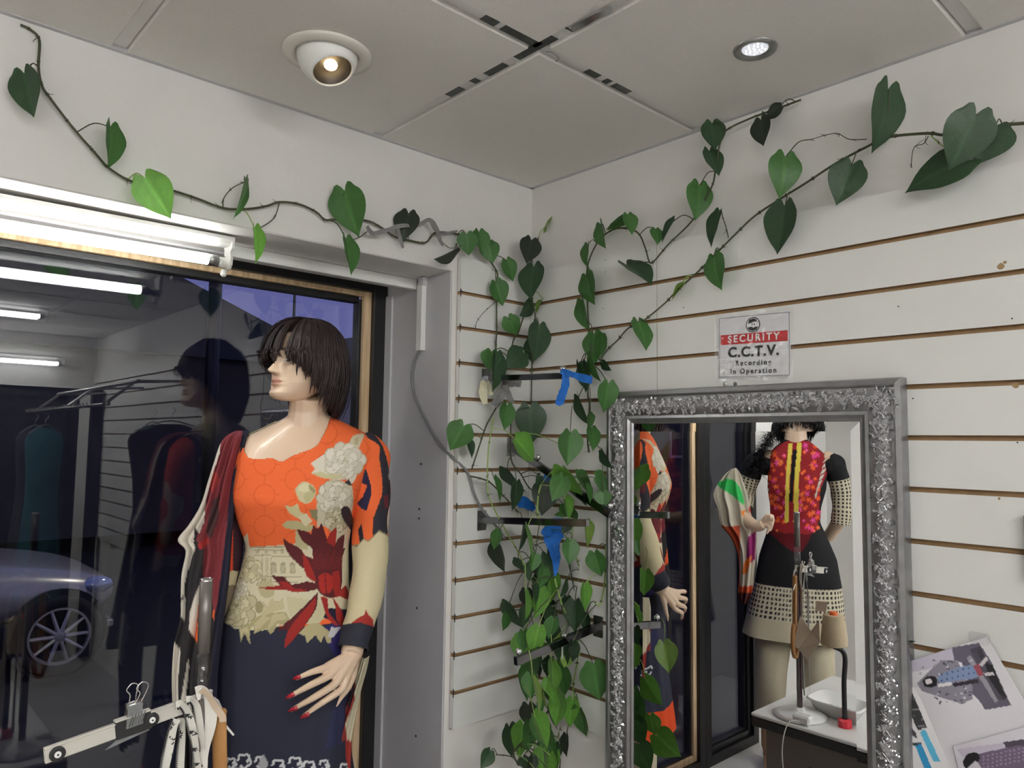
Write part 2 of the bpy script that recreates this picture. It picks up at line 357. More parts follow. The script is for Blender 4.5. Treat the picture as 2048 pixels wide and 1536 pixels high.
# marks on the slats
mk = MB()
for q in ((1211, 520), (1211, 544), (1207, 617), (1367, 615), (1797, 613), (2024, 637), (2035, 885), (1826, 797), (1468, 768)): 
    P = onp(*q, 1, -.018); mk.lathe([(.0014, 0), (.0014, .0006)], (P[0], -.0187, P[2]), (0, 1, 0), 8)
mk.build('pin_hole', MT['rubber'], wr)
ch = MB()
for q, s in (((2002, 533), .006), ((2031, 770), .0055), ((1998, 997), .0025), ((2010, 525), .003)):
    P = onp(*q, 1, -.018); a = [(P[0]+s*math.cos(t)*random.uniform(.7, 1.1), -.0187, P[2]+s*math.sin(t)*random.uniform(.7, 1.2)) for t in np.linspace(0, 2*math.pi, 9)[:-1]]
    ch.add(a+[(p[0], -.0178, p[2]) for p in a], [tuple(range(8))]+[(i, 8+i, 8+(i+1) % 8, (i+1) % 8) for i in range(8)])
ch.build('chip', MT['mdf'], wr)
# ------------------------------------------------------------------ fluorescent fixture over the window
def batten(name, label, y0, y1, x, z, body=True, group=None, tm='tube', tubes=1):
    t = thing(name, label, 'light', (x, (y0+y1)/2, z), group); P = []
    def B(mb, nm, m, sm=False): o = mb.build(nm, m, None, sm); own(o, t); return o
    mb = MB()
    prof = [(-.028, .055), (-.028, .046), (-.020, .040), (-.012, .036), (.012, .036), (.020, .040), (.028, .046), (.028, .055)]
    n = len(prof); VV = [(x+a, y, z+b) for y in (y0, y1) for a, b in prof]
    mb.add(VV, [tuple(range(n)), tuple(range(n, 2*n))[::-1]]+[(i, (i+1) % n, n+(i+1) % n, n+i)[::-1] for i in range(n)]); B(mb, 'housing', MT['white'])
    B(MB().box((x+.0285, y0+.002, z+.046), (x+.031, y1-.002, z+.054)), 'reflector_edge', MT['white'])
    for s, y in ((1, y1), (-1, y0)):
        mb = MB(); pr = [(-.006, .055), (.028, .055), (.026, .03), (.016, .02), (.019, .006), (.017, -.008), (.008, -.017), (-.006, -.019), (-.013, -.011), (-.016, .005), (-.012, .02), (-.02, .034), (-.026, .055)]
        n = len(pr); VV = [(x+a, yy, z+b) for yy in (y, y+.006) for a, b in pr]
        mb.add(VV, [tuple(range(n)), tuple(range(n, 2*n))[::-1]]+[(i, (i+1) % n, n+(i+1) % n, n+i)[::-1] for i in range(n)])
        mb.lathe([(.012, 0), (.012, .02), (.009, .024)], (x, y+.003 if s > 0 else y+.003, z-.002), (0, -s, 0), 16)
        mb.lathe([(.006, 0), (.0075, .012), (.004, .016)], (x-.004, y-.006*s, z-.018), (0, 0, -1), 10)
        B(mb, 'end_bracket', MT['white'])
    dx = [0] if tubes == 1 else [-.03, .03]
    for d in dx:
        B(MB().lathe([(.0125, 0), (.0125, y1-y0-.085)], (x+d, y0+.045, z), (0, 1, 0), 20), 'tube', MT[tm], True)
        for yy in (y0+.022, y1-.045): B(MB().lathe([(.0128, 0), (.0128, .022)], (x+d, yy, z), (0, 1, 0), 20), 'tube_cap', MT['chromed'], True)
    return t
fx = batten('fluorescent_light', 'lit white fluorescent batten under the window header, above the mannequin', -2.05, -.878, -.108, 2.032); fx.rotation_euler = (.010, 0, 0)
batten('fluorescent_light', 'lit twin fluorescent batten over the far doorway, seen mirrored in the window', -1.45, -.25, 4.13, 2.17, tm='roomtube', tubes=2)
for i, (x, y) in enumerate(((2.35, -2.35), (2.9, -1.2))):
    batten('fluorescent_light', 'ceiling fluorescent batten behind the photographer, '+('by the back wall' if i == 0 else 'in the middle of the shop'), y-.6, y+.6, x, H-.056, tm='roomtube', tubes=2)
# cable trunking and cable on the reveal
t = thing('cable_trunking', 'white square cable trunking fixed down the window reveal', 'trunking', (-.12, JY, 2.0))
own(MB().box((-.138, JY-.0205, 1.884), (-.112, JY-.0045, 2.078), c=.0015).build('vertical_duct', MT['white']), t)
own(MB().box((-.134, JY-.021, 2.070), (-.108, JY-.0045, 2.095), c=.0015).build('elbow', MT['jamb']), t)
own(MB().box((-.176, -.86, 2.066), (-.158, JY-.006, 2.0955), c=.0015).build('horizontal_duct', MT['white']), t)
cp = [(840, 702, 1), (826, 730, 1), (824, 765, 1), (832, 800, 1), (856, 850, 1), (880, 890, 1)]
pts = [onp(a, b, 1, JY-.012) for a, b, _ in cp]; pts[0] = np.array([-.126, JY-.012, 1.892])
for q, x in (((905, 915), .008), ((935, 945), .026), ((948, 985), .03), ((962, 1015), .034), ((990, 1050), .05), ((1010, 1078), .07)): pts.append(onp(*q, 0, x))
tag(MB().tube(bez(pts, 8), .0036, 8).build('power_cable', MT['grey'], None, True), 'thin grey cable curling from the trunking down the reveal to the slatwall', 'cable')
# ------------------------------------------------------------------ ceiling lamps
P = onp(655, 105, 2, H); t = thing('eyeball_downlight', 'white eyeball ceiling downlight glowing warm, above the window', 'light', (P[0], P[1], H))
o = MB().lathe([(.054, .0), (.085, -.001), (.088, -.004), (.086, -.008), (.072, -.012), (.064, -.011), (.060, -.002), (.054, 0)], (P[0], P[1], H), n=48, close=False).build('trim_ring', mat('lamp_cream_enamel', srgb(226, 222, 212), .25), None, True); own(o, t)
ax = Vector((.42, .10, -1)).normalized(); c0 = Vector((P[0], P[1], H-.004)); mb = MB()
pr = [(.047*math.sin(a), .047*math.cos(a)*-1) for a in np.linspace(math.pi*.5, math.pi*.20, 12)]
pr = [(.060*math.sin(a), .060*math.cos(a)) for a in np.linspace(math.pi*.72, math.pi*.24, 16)]
rin = pr[-1][0]; mb.lathe(pr+[(rin-.002, pr[-1][1]-.0005), (rin-.003, pr[-1][1]-.004)], c0, ax, 48, close=False)
own(mb.build('eyeball', MT['white'], None, True), t)
own(MB().lathe([(rin-.003, pr[-1][1]-.003), (.024, pr[-1][1]-.022), (.024, pr[-1][1]-.024), (.0, pr[-1][1]-.024)], c0, ax, 40, close=False).build('reflector', mat('lamp_dark_cup', srgb(58, 54, 50), .45, .2), None, True), t)
own(MB().ball(c0+ax*(pr[-1][1]-.017), .0135, 16, sc=(1, 1, .8)).build('bulb', MT['warm'], None, True), t)
def downlight(P, label):
    t = thing('recessed_downlight', label, 'light', (P[0], P[1], H), 'recessed chrome downlights')
    own(MB().lathe([(.024, .002), (.027, -.003), (.034, -.0055), (.040, -.0045), (.0415, 0)], (P[0], P[1], H-.0005), n=40, close=False).build('bezel', MT['chromed'], None, True), t)
    own(MB().lathe([(0, -.001), (.0245, -.001), (.0245, .001)], (P[0], P[1], H-.0008), n=32, close=False).build('lens', MT['led'], None, True), t)
    mb = MB()
    for i in range(19):
        a = i*2.399; r = .0048*math.sqrt(i); mb.ball((P[0]+r*math.cos(a), P[1]+r*math.sin(a), H-.0024), .0022, 6)
    own(mb.build('led_bead', MT['ledcore'], None, True), t)
downlight(onp(1510, 97, 2, H), 'small recessed chrome LED ceiling downlight above the slatwall')
downlight((2.96, -.74, H), 'second recessed chrome LED downlight, seen mirrored in the window glass')
# ------------------------------------------------------------------ wall mirror with a silver frame
MX0, MX1, MZ1, MZ0, FW = .334, 1.0625, 1.7625, .36, .083
t = thing('wall_mirror', 'tall wall mirror in an ornate silver floral frame below the CCTV sign', 'mirror', ((MX0+MX1)/2, -.018, MZ0))
prof = [(0, -.0185), (0, -.040), (.003, -.0455), (.012, -.0475), (.0155, -.0455), (.017, -.0425), (.022, -.042), (.030, -.0455), (.050, -.0445), (.058, -.041), (.062, -.040), (.0635, -.0435), (.070, -.0445), (.074, -.041), (.076, -.0395), (.080, -.039), (FW, -.0355), (FW, -.028)]
cor = [(MX0, MZ0, 1, 1), (MX1, MZ0, -1, 1), (MX1, MZ1, -1, -1), (MX0, MZ1, 1, -1)]
for s in range(4):
    a, b = cor[s], cor[(s+1) % 4]; mb = MB(); VV = [(q[0]+q[2]*d, h, q[1]+q[3]*d) for q in (a, b) for d, h in prof]; n = len(prof)
    mb.add(VV, [(i, i+1, n+i+1, n+i) for i in range(n-1)]); own(autosm(mb.build('frame_rail', MT['silver']), 30), t)
def relief(mb, L, put):                                   # raised foliage, berries and a stem along a band of length L
    x = 0; k = 0
    while x < L:
        side = 1 if k % 2 else -1
        p0 = np.array([x, side*-.008]); p1 = np.array([x+.024, side*.011])
        q = [put(*(p0*(1-u)+p1*u+np.array([0, .003*math.sin(u*3)])), .0012) for u in np.linspace(0, 1, 4)]; mb.tube(q, .0009, 5)
        for j in range(10):
            c0 = p0+(p1-p0)*random.random()+np.array([random.uniform(-.004, .004), random.uniform(-.014, .014)]); c0[1] = np.clip(c0[1], -.018, .018)
            a = random.uniform(0, 6.28); l = random.uniform(.009, .0155); w = l*random.uniform(.34, .5); d = np.array([math.cos(a), math.sin(a)]); e = np.array([-d[1], d[0]])
            V = [put(*(c0-d*l*.5), 0), put(*(c0+e*w*.5-d*l*.1), .0006), put(*(c0+e*w*.35+d*l*.3), .0004), put(*(c0+d*l*.62), 0), put(*(c0-e*w*.35+d*l*.3), .0004), put(*(c0-e*w*.5-d*l*.1), .0006), put(*(c0-d*l*.05), .0062), put(*(c0+d*l*.3), .0046)]
            mb.add(V, [(0, 1, 6), (1, 2, 7, 6), (2, 3, 7), (3, 4, 7), (4, 5, 6, 7), (5, 0, 6)])
        if k % 2 == 0:
            for j in range(5):
                c0 = p0+np.array([random.uniform(0, .014), random.uniform(-.012, .012)]); mb.ball(put(*c0, .0016), .0032, 8)
        x += .0125; k += 1
cb = .0405
rl = [(lambda u, v, h: (MX0+FW*.3+u, -.0450-h, MZ1-cb+v), MX1-MX0-FW*.6), (lambda u, v, h: (MX0+FW*.3+u, -.0450-h, MZ0+cb+v), MX1-MX0-FW*.6),
      (lambda u, v, h: (MX0+cb+v, -.0450-h, MZ0+.05+u), MZ1-MZ0-.09), (lambda u, v, h: (MX1-cb+v, -.0450-h, MZ0+.05+u), MZ1-MZ0-.09)]
for put, L in rl:
    mb = MB(); relief(mb, L, put); o = own(mb.build('floral_relief', MT['silverhi'], None, False), t); o['kind'] = 'stuff'
# bevelled silvered glass
x0, x1, z0, z1 = MX0+FW-.004, MX1-FW+.004, MZ0+FW-.004, MZ1-FW+.004; bv, dp = .024, .0007
V = [(x0, YM+dp*SGN if (SGN := 1) else 0, z0), (x1, YM+dp, z0), (x1, YM+dp, z1), (x0, YM+dp, z1), (x0+bv, YM, z0+bv), (x1-bv, YM, z0+bv), (x1-bv, YM, z1-bv), (x0+bv, YM, z1-bv)]
V += [(x0, -.0295, z0), (x1, -.0295, z0), (x1, -.0295, z1), (x0, -.0295, z1)]
own(mesh('mirror_glass', V, [(4, 5, 6, 7), (0, 1, 5, 4), (1, 2, 6, 5), (2, 3, 7, 6), (3, 0, 4, 7), (0, 8, 9, 1), (1, 9, 10, 2), (2, 10, 11, 3), (3, 11, 8, 0), (8, 11, 10, 9)], MT['mirror']), t)
own(MB().box((MX0+.01, -.0290, MZ0+.01), (MX1-.01, -.0186, MZ1-.01)).build('backing_board', MT['mdf']), t)
# ------------------------------------------------------------------ outside, seen through the shop window at dusk
asph = mat('asphalt', srgb(38, 37, 36), .85, noise=.2, scale=8, bump=.3)
pave = mat('pavement', srgb(58, 57, 55), .85, noise=.15, scale=3)
g = MB().box((-40, -30, -.40), (-2.6, 40, -.27)).build('ground_1', asph); tag(g, 'dusky asphalt road outside the shop window', kind='structure')
g = MB().box((-2.6, -30, -.40), (-.38, 40, -.15)).build('ground_2', pave); tag(g, 'pavement strip right outside the shop window', kind='structure')
brick = mat('dusk_brick', srgb(70, 66, 64), .9, noise=.2, scale=2); roofm = mat('slate_roof', srgb(58, 58, 64), .8, noise=.2, scale=4); rend = mat('pale_render', srgb(165, 165, 168), .9, noise=.1, scale=2)
def house(label, x, y0, y1, hw, hr, d, wm, wins):
    t = thing('house', label, 'building', (x, (y0+y1)/2, 0)); yc = (y0+y1)/2
    own(MB().box((x-d, y0, 0), (x, y1, hw)).build('walls', wm), t)
    mb = MB(); o = .25; V = [(x+o, y0-o, hw-.05), (x+o, y1+o, hw-.05), (x+o, yc, hr), (x-d-o, y0-o, hw-.05), (x-d-o, y1+o, hw-.05), (x-d-o, yc, hr)]
    mb.add(V, [(0, 1, 2), (5, 4, 3), (0, 2, 5, 3), (1, 4, 5, 2), (0, 3, 4, 1)]); own(mb.build('roof', roofm), t)
    own(MB().box((x-d*.4, yc-.5, hr-.3), (x-d*.4-.5, yc-.1, hr+.7)).build('chimney', brick), t)
    for wy, wz, ww, wh in wins:
        f = own(MB().box((x, wy-ww/2-.06, wz-wh/2-.06), (x+.05, wy+ww/2+.06, wz+wh/2+.06)).build('window', rend), t)
        MB().box((x+.051, wy-ww/2, wz-wh/2), (x+.06, wy-.02, wz+wh/2)).box((x+.051, wy+.02, wz-wh/2), (x+.06, wy+ww/2, wz+wh/2)).build('pane', MT['rubber'], f)
    return t
house('dark gabled house across the road, roof slope behind the wig', -12, -6.5, 6.1, 3.1, 5.6, 6, brick, [])
house('small pale terrace house across the road beside the pine bead', -13, 6.6, 12.5, 3.2, 4.6, 6, rend, [(7.5, 1.6, .9, 1.0), (9.4, 1.6, .9, 1.0), (7.5, .5, .9, .8)])
house('tall dark building farther along the road on the left', -9, -40, -6.8, 7.5, 9.2, 6, brick, [(-10, 1.9, 1.2, 1.1), (-14, 1.9, 1.2, 1.1)])
P = onp(430, 600, 0, -4.2); tag(MB().tube([(-4.2, P[1], 0), (-4.2, P[1], 5)], .05, 12).build('street_post', MT['black'], None, True), 'thick dark street post rising left of the mannequin head', 'post')
P = onp(589, 600, 0, -7.5); tag(MB().tube([(-7.5, P[1], 0), (-7.5, P[1], 6)], .018, 10).build('street_post', MT['black'], None, True), 'thin dark street post above the wig', 'post')
# car
cs = mat('silver_car_paint', srgb(196, 188, 170), .28, .35, coat=.6); cg = mat('car_glass', srgb(18, 20, 26), .08, 0, spec=.8); ty = mat('tyre_rubber', srgb(24, 24, 26), .8)
def car():
    X = -5.3; yf = onp(243, 1180, 0, X)[1]; wy = onp(118, 1241, 0, X)[1]; GZ = -.27; t = thing('car', 'silver car parked across the pavement, its front wheel showing', 'car', (X, yf-2, GZ))
    # side outline: front at yf, going to -y;  (distance from front, height of bonnet/roof line, half width)
    st = [(0, .50, .66, .62), (.06, .44, .72, .74), (.25, .40, .80, .82), (.6, .38, .87, .86), (1.15, .36, .95, .88), (1.35, .36, .99, .88), (1.9, .36, 1.36, .87), (2.3, .36, 1.44, .87), (3.0, .36, 1.42, .87), (3.6, .36, 1.2, .87), (4.1, .42, 1.0, .84), (4.3, .5, .8, .75)]
    mb = MB(); V = []; n = 16
    for d, zb, zt, hw in st:
        for j in range(n):
            a = 2*math.pi*j/n+math.pi/n; c_, s_ = math.cos(a), math.sin(a); px_ = abs(c_)**.45*(1 if c_ > 0 else -1); pz = abs(s_)**.55*(1 if s_ > 0 else -1)
            top = max(0, (zt-.95)) ; zz = (zb+zt)/2+(zt-zb)/2*pz; ww = hw*px_*(1-.35*max(0, (zz-.95))/.5)
            V.append((X-.87+ww, yf-d, zz+GZ))
    F = [(i*n+j, i*n+(j+1) % n, (i+1)*n+(j+1) % n, (i+1)*n+j) for i in range(len(st)-1) for j in range(n)]+[tuple(range(n)), tuple((len(st)-1)*n+j for j in range(n))[::-1]]
    o = mesh('body', V, F, cs, None, True); own(o, t); b = o.modifiers.new('s', 'SUBSURF'); b.levels = b.render_levels = 1
    def q(y, z, o=.0): return (X-.87+.87*(1-.33*max(0, (z-.95))/.5)+.012+o, yf-y, z+GZ)
    own(MB().add([q(1.5, 1.0), q(1.98, 1.34), q(2.35, 1.36), q(2.35, 1.0)], [(0, 1, 2, 3)]).add([q(2.42, 1.0), q(2.42, 1.36), q(3.0, 1.34), q(3.4, 1.02)], [(0, 1, 2, 3)]).build('side_window', cg), t)
    own(MB().add([(X-.87+.55, yf-1.42, 1.02+GZ), (X-.87-.55, yf-1.42, 1.02+GZ), (X-.87-.5, yf-1.9, 1.39+GZ), (X-.87+.5, yf-1.9, 1.39+GZ)], [(0, 1, 2, 3)]).build('windscreen', cg), t)
    own(MB().ball((X-.12, yf-.16, .66+GZ), .13, 12, sc=(.5, 1, .55)).build('headlight', mat('headlight_lens', srgb(190, 200, 215), .1, .5), None, True), t)
    own(MB().box((X-1.5, yf-.02, .30+GZ), (X-.1, yf-.25, .36+GZ), c=.01).build('bumper_lip', cs), t)
    for yy in (wy, wy-2.6):
        c = (X+.0, yy, .315+GZ)
        own(MB().lathe([(.35, 0), (.35, .035)], (X-.012, yy, .33+GZ), (1, 0, 0), 32).build('wheel_arch', MT['rubber']), t)
        w = own(MB().lathe([(.21, -.10), (.29, -.10), (.315, -.08), (.315, .03), (.29, .055), (.225, .055), (.21, .03)], c, (1, 0, 0), 40).build('wheel', ty, None, True), t)
        mb = MB().lathe([(.215, .03), (.222, .058), (.205, .058), (.20, .03)], c, (1, 0, 0), 40, close=False)
        for k in range(10):
            a = k*math.pi/5; mb.tube([(c[0]+.05, c[1]+.04*math.cos(a), c[2]+.04*math.sin(a)), (c[0]+.045, c[1]+.21*math.cos(a), c[2]+.21*math.sin(a))], [.018, .013], 6)
        mb.lathe([(.05, .02), (.05, .06), (.02, .066)], c, (1, 0, 0), 20); mb.build('rim', cs, w)
car()
# ------------------------------------------------------------------ hooks (slatwall arms)
def arm(name, label, P0, P1, h, w, side, ball_end=True, extra=()):
    P0 = Vector(P0); P1 = Vector(P1); t = thing(name, label, 'hook', P0); d = (P1-P0).normalized(); up = Vector((0, 0, 1)); s = d.cross(up).normalized(); up = s.cross(d)
    def bx(a, b, h, w, nm, m, c=.0012):
        V = [tuple(p+s*w/2*i+up*h/2*j) for p in (a, b) for i, j in ((-1, -1), (1, -1), (1, 1), (-1, 1))]
        bm = bmesh.new(); vs = [bm.verts.new(v) for v in V]
        for f in ((3, 2, 1, 0), (4, 5, 6, 7), (0, 1, 5, 4), (1, 2, 6, 5), (2, 3, 7, 6), (3, 0, 4, 7)): bm.faces.new([vs[i] for i in f])
        bmesh.ops.bevel(bm, geom=bm.edges[:], offset=c, segments=1, affect='EDGES'); me = bpy.data.meshes.new(nm); bm.to_mesh(me); bm.free(); me.materials.append(m)
        return own(link(bpy.data.objects.new(nm, me)), t)
    bx(P0, P1, h, w, 'bar', MT['armchrome'])
    n = Vector((1, 0, 0)) if side == 'L' else Vector((0, -1, 0)); tt = Vector((0, 1, 0)) if side == 'L' else Vector((1, 0, 0)); z = Vector((0, 0, 1))
    q = P0-n*.001; V = [tuple(q+tt*a*.016+z*b+n*c_) for c_ in (0, .003) for a, b in ((-1, -.028), (1, -.028), (1, .026), (-1, .026))]
    own(MB().add(V, [(3, 2, 1, 0), (4, 5, 6, 7), (0, 1, 5, 4), (1, 2, 6, 5), (2, 3, 7, 6), (3, 0, 4, 7)]).build('back_plate', MT['chromed']), t)
    for f in ((1,) if ball_end else ())+tuple(extra):
        p = P0+(P1-P0)*f-d*(.012 if f == 1 else 0); own(MB().tube([p+up*h/2, p+up*(h/2+.006)], .004, 8).ball(p+up*(h/2+.010), .0085, 16).build('ball_stop', MT['chrome'], None, True), t)
    return t
A0 = onp(972, 757, 0, .018); A1 = onp(1132, 752, 1, A0[1]); arm('slatwall_hook', 'chrome slatwall arm at sign height with a blue ribbon on its end', A0, A1, .016, .010, 'L')
B0 = onp(1022, 893, 0, .018); B1 = onp(1222, 1030, 1, B0[1]+.0); arm('slatwall_hook', 'chrome slatwall arm slanting towards the mirror corner, with three ball stops', B0, B1, .020, .012, 'L', extra=(.28, .46))
C0 = onp(963, 1040, 0, .018); C1 = onp(1176, 1046, 1, C0[1]); arm('slatwall_hook', 'chrome slatwall arm holding the long knotted blue ribbon', C0, C1, .018, .010, 'L', False)
D0 = onp(1197, 1252, 1, -.018); D1 = onp(1031, 1323, 0, D0[0]); arm('slatwall_hook', 'lowest chrome slatwall arm, square ended, under the vine', D0, D1, .020, .014, 'R')
cable_hook = MB().tube([D0+(D1-D0)*.42+np.array([.0, -.0, .012]), D0+(D1-D0)*.42+np.array([-.012, 0, .010]), D0+(D1-D0)*.42+np.array([-.012, 0, -.05])], .0022, 6).build('wire_hook', MT['white'], None, True); tag(cable_hook, 'thin white wire hook hanging over the lowest chrome arm', 'hook')
# ------------------------------------------------------------------ ribbons and ties
def ribbon(name, label, strips, m, cat='ribbon', w0=.02):
    mb = MB()
    for ax, d, pts in strips:
        P = []; Wd = []
        for q in pts: P.append(onp(q[0], q[1], ax, d+(q[3] if len(q) > 3 else 0))); Wd.append(q[2]*np.linalg.norm(P[-1]-CAM)/FPX)
        PP = bez(P, 6); t = np.linspace(0, len(P)-1, len(PP)); WW = np.interp(t, range(len(P)), Wd)
        wd = []
        for i in range(len(PP)):
            tn = PP[min(i+1, len(PP)-1)]-PP[max(i-1, 0)]; sd = np.cross(tn, CF); sd /= np.linalg.norm(sd)+1e-9; a = .5*math.sin(i*.9+d*30); wd.append(sd*math.cos(a)+CF*math.sin(a))
        mb.ribbon(PP, list(WW), .0010, wdir=wd)
        mb.ribbon([p+CF*.002 for p in PP], [x*.6 for x in WW], .0008, wdir=[w_+CF*.5 for w_ in wd])
    return tag(autosm(mb.build(name, m, None, True), 40), label, cat)
ya = A1[1]
ribbon('blue_ribbon', 'blue ribbon tied to the upper arm, one tail hanging, one sideways', [(1, ya-.012, [(1130, 744, 12), (1131, 768, 17), (1124, 790, 17), (1119, 806, 19), (1119, 812, 2)]), (1, ya-.014, [(1128, 748, 10), (1145, 749, 10), (1165, 756, 17), (1184, 760, 16)]), (1, ya-.016, [(1122, 742, 12), (1134, 746, 14), (1146, 750, 10)])], MT['blue'])
ribbon('blue_ribbon', 'small blue ribbon bow on the slanting arm', [(0, .16, [(1104, 944, 6), (1094, 956, 16), (1079, 968, 12)]), (0, .17, [(1100, 946, 8), (1108, 958, 14), (1115, 968, 6)])], MT['blue'])
ribbon('blue_ribbon', 'short blue ribbon scrap beside the back plate, above the long ribbon', [(0, .10, [(1035, 1010, 14), (1046, 1004, 24), (1060, 1012, 18), (1068, 1020, 10)])], MT['blue'])
ribbon('blue_ribbon', 'long knotted blue ribbon with its tail hanging down the vine', [(0, .22, [(1108, 1036, 34), (1108, 1056, 30), (1104, 1072, 38), (1108, 1100, 22), (1112, 1125, 15), (1110, 1152, 4)]), (0, .225, [(1086, 1070, 10), (1096, 1060, 22), (1112, 1066, 24), (1122, 1078, 14)]), (0, .23, [(1120, 1072, 14), (1112, 1090, 12), (1118, 1118, 8)])], MT['blue'])
ribbon('grey_ribbon', 'crumpled grey ribbon tying the vine to the wall over the window corner', [(0, .035, [(734, 452, 7), (745, 466, 9), (768, 462, 9), (800, 452, 8), (835, 450, 7), (858, 440, 9), (872, 455, 9), (880, 480, 8), (886, 492, 3)]), (0, .03, [(795, 455, 6), (800, 475, 7), (806, 496, 5)]), (0, .03, [(862, 445, 6), (878, 466, 5), (915, 462, 4)])], MT['twine'])
ribbon('rag_strip', 'cream rag strip hanging from the upper arm, nearest the reveal', [(0, .05, [(969, 762, 14), (966, 785, 18), (971, 808, 10)]), (0, .055, [(975, 762, 8), (982, 790, 10)])], mat('cream_rag', srgb(212, 208, 178), .8, noise=.1, scale=60), 'rag')
ribbon('rag_strip', 'grey rag strip twisted round the upper arm beside the cream one', [(0, .07, [(1016, 748, 12), (1010, 775, 18), (1004, 790, 16), (988, 812, 20)]), (0, .09, [(1012, 752, 8), (1022, 768, 14), (1035, 758, 18), (1036, 774, 10)]), (0, .08, [(1010, 770, 12), (1020, 796, 12), (1026, 806, 8)])], MT['twine'], 'rag')
# ------------------------------------------------------------------ vines
HW = [(0, .30), (.06, .385), (.14, .445), (.24, .475), (.34, .470), (.45, .435), (.56, .375), (.67, .295), (.78, .20), (.87, .11), (.94, .045), (1, .004)]
def leafmesh(fold, curl, m):
    V = []; C = []; us = [-1, -.72, -.45, -.2, 0, .2, .45, .72, 1]
    for i, (v, h) in enumerate(HW):
        for u in us:
            x = h*u; a = abs(u); y = v-.17*math.sin(math.pi*min(1, a*.95))*(1-v)**4*1.0-(.0 if a > .01 else -.0)
            z = fold*abs(x)-curl*(v-.4)**2+.012*math.sin(v*14+a*4)*a
            V.append((x, y, z)); k = 1.0+(.40 if a < .01 else .0)+.10*(math.sin((v-a*.35)*26) > .82)
            C.append((k, k, k))
    n = len(us); F = [(i*n+j, i*n+j+1, (i+1)*n+j+1, (i+1)*n+j) for i in range(len(HW)-1) for j in range(n-1)]
    me = bpy.data.meshes.new('leaf'); me.from_pydata(V, [], F); me.materials.append(m); me.polygons.foreach_set('use_smooth', [True]*len(F))
    ca = me.color_attributes.new('Col', 'FLOAT_COLOR', 'POINT'); c = np.ones((len(V), 4), np.float32); c[:, :3] = C; ca.data.foreach_set('color', c.ravel()); me.update(); return me
def leafmat(name, col):
    m = mat(name, col, .42, noise=.22, scale=2.2, spec=.4, bump=.35, bscale=9); n = m.node_tree.nodes; l = m.node_tree.links; b = n['Principled BSDF']
    src = b.inputs['Base Color'].links[0].from_socket; a = n.new('ShaderNodeAttribute'); a.attribute_name = 'Col'
    v = n.new('ShaderNodeVectorMath'); v.operation = 'MULTIPLY'; l.new(src, v.inputs[0]); l.new(a.outputs['Color'], v.inputs[1]); l.new(v.outputs[0], b.inputs['Base Color'])
    tr = n.new('ShaderNodeBsdfTranslucent'); l.new(v.outputs[0], tr.inputs[0]); mx = n.new('ShaderNodeMixShader'); mx.inputs[0].default_value = .22
    l.new(b.outputs[0], mx.inputs[1]); l.new(tr.outputs[0], mx.inputs[2]); l.new(mx.outputs[0], n['Material Output'].inputs[0]); return m
LM = [leafmat('leaf_deep_green', srgb(50, 76, 50)), leafmat('leaf_green', srgb(66, 110, 54)), leafmat('leaf_fresh_green', srgb(102, 156, 64)), leafmat('leaf_yellow_green', srgb(124, 156, 72)), leafmat('leaf_blackish_green', srgb(46, 56, 44))]  # last tone is for the near black-brown leaves
LMESH = [[leafmesh(f, c_, m) for f, c_ in ((.25, .25), (.5, .10), (.12, .5), (.35, -.15))] for m in LM]
stemM = [mat('stem_dark', srgb(66, 70, 44), .6, noise=.2, scale=60), mat('stem_light', srgb(140, 165, 88), .5, noise=.12, scale=60)]
TR = {'A': (0, 0, .3418), 'B': (550, 0, .3418), 'C': (1150, 0, .4385), 'D': (880, 400, .2604), 'E': (880, 750, .2604), 'F': (880, 1136, .2604), 'G': (1150, 380, .2604), 'H': (940, 900, .1660), 'I': (940, 1090, .1660), 'J': (940, 1300, .1660), 'K': (1100, 700, .1952), 'P': (0, 0, 1), 'M': (0, 0, 1)}
def tx(k, x, y): a, b, s = TR[k]; return a+x*s, b+y*s
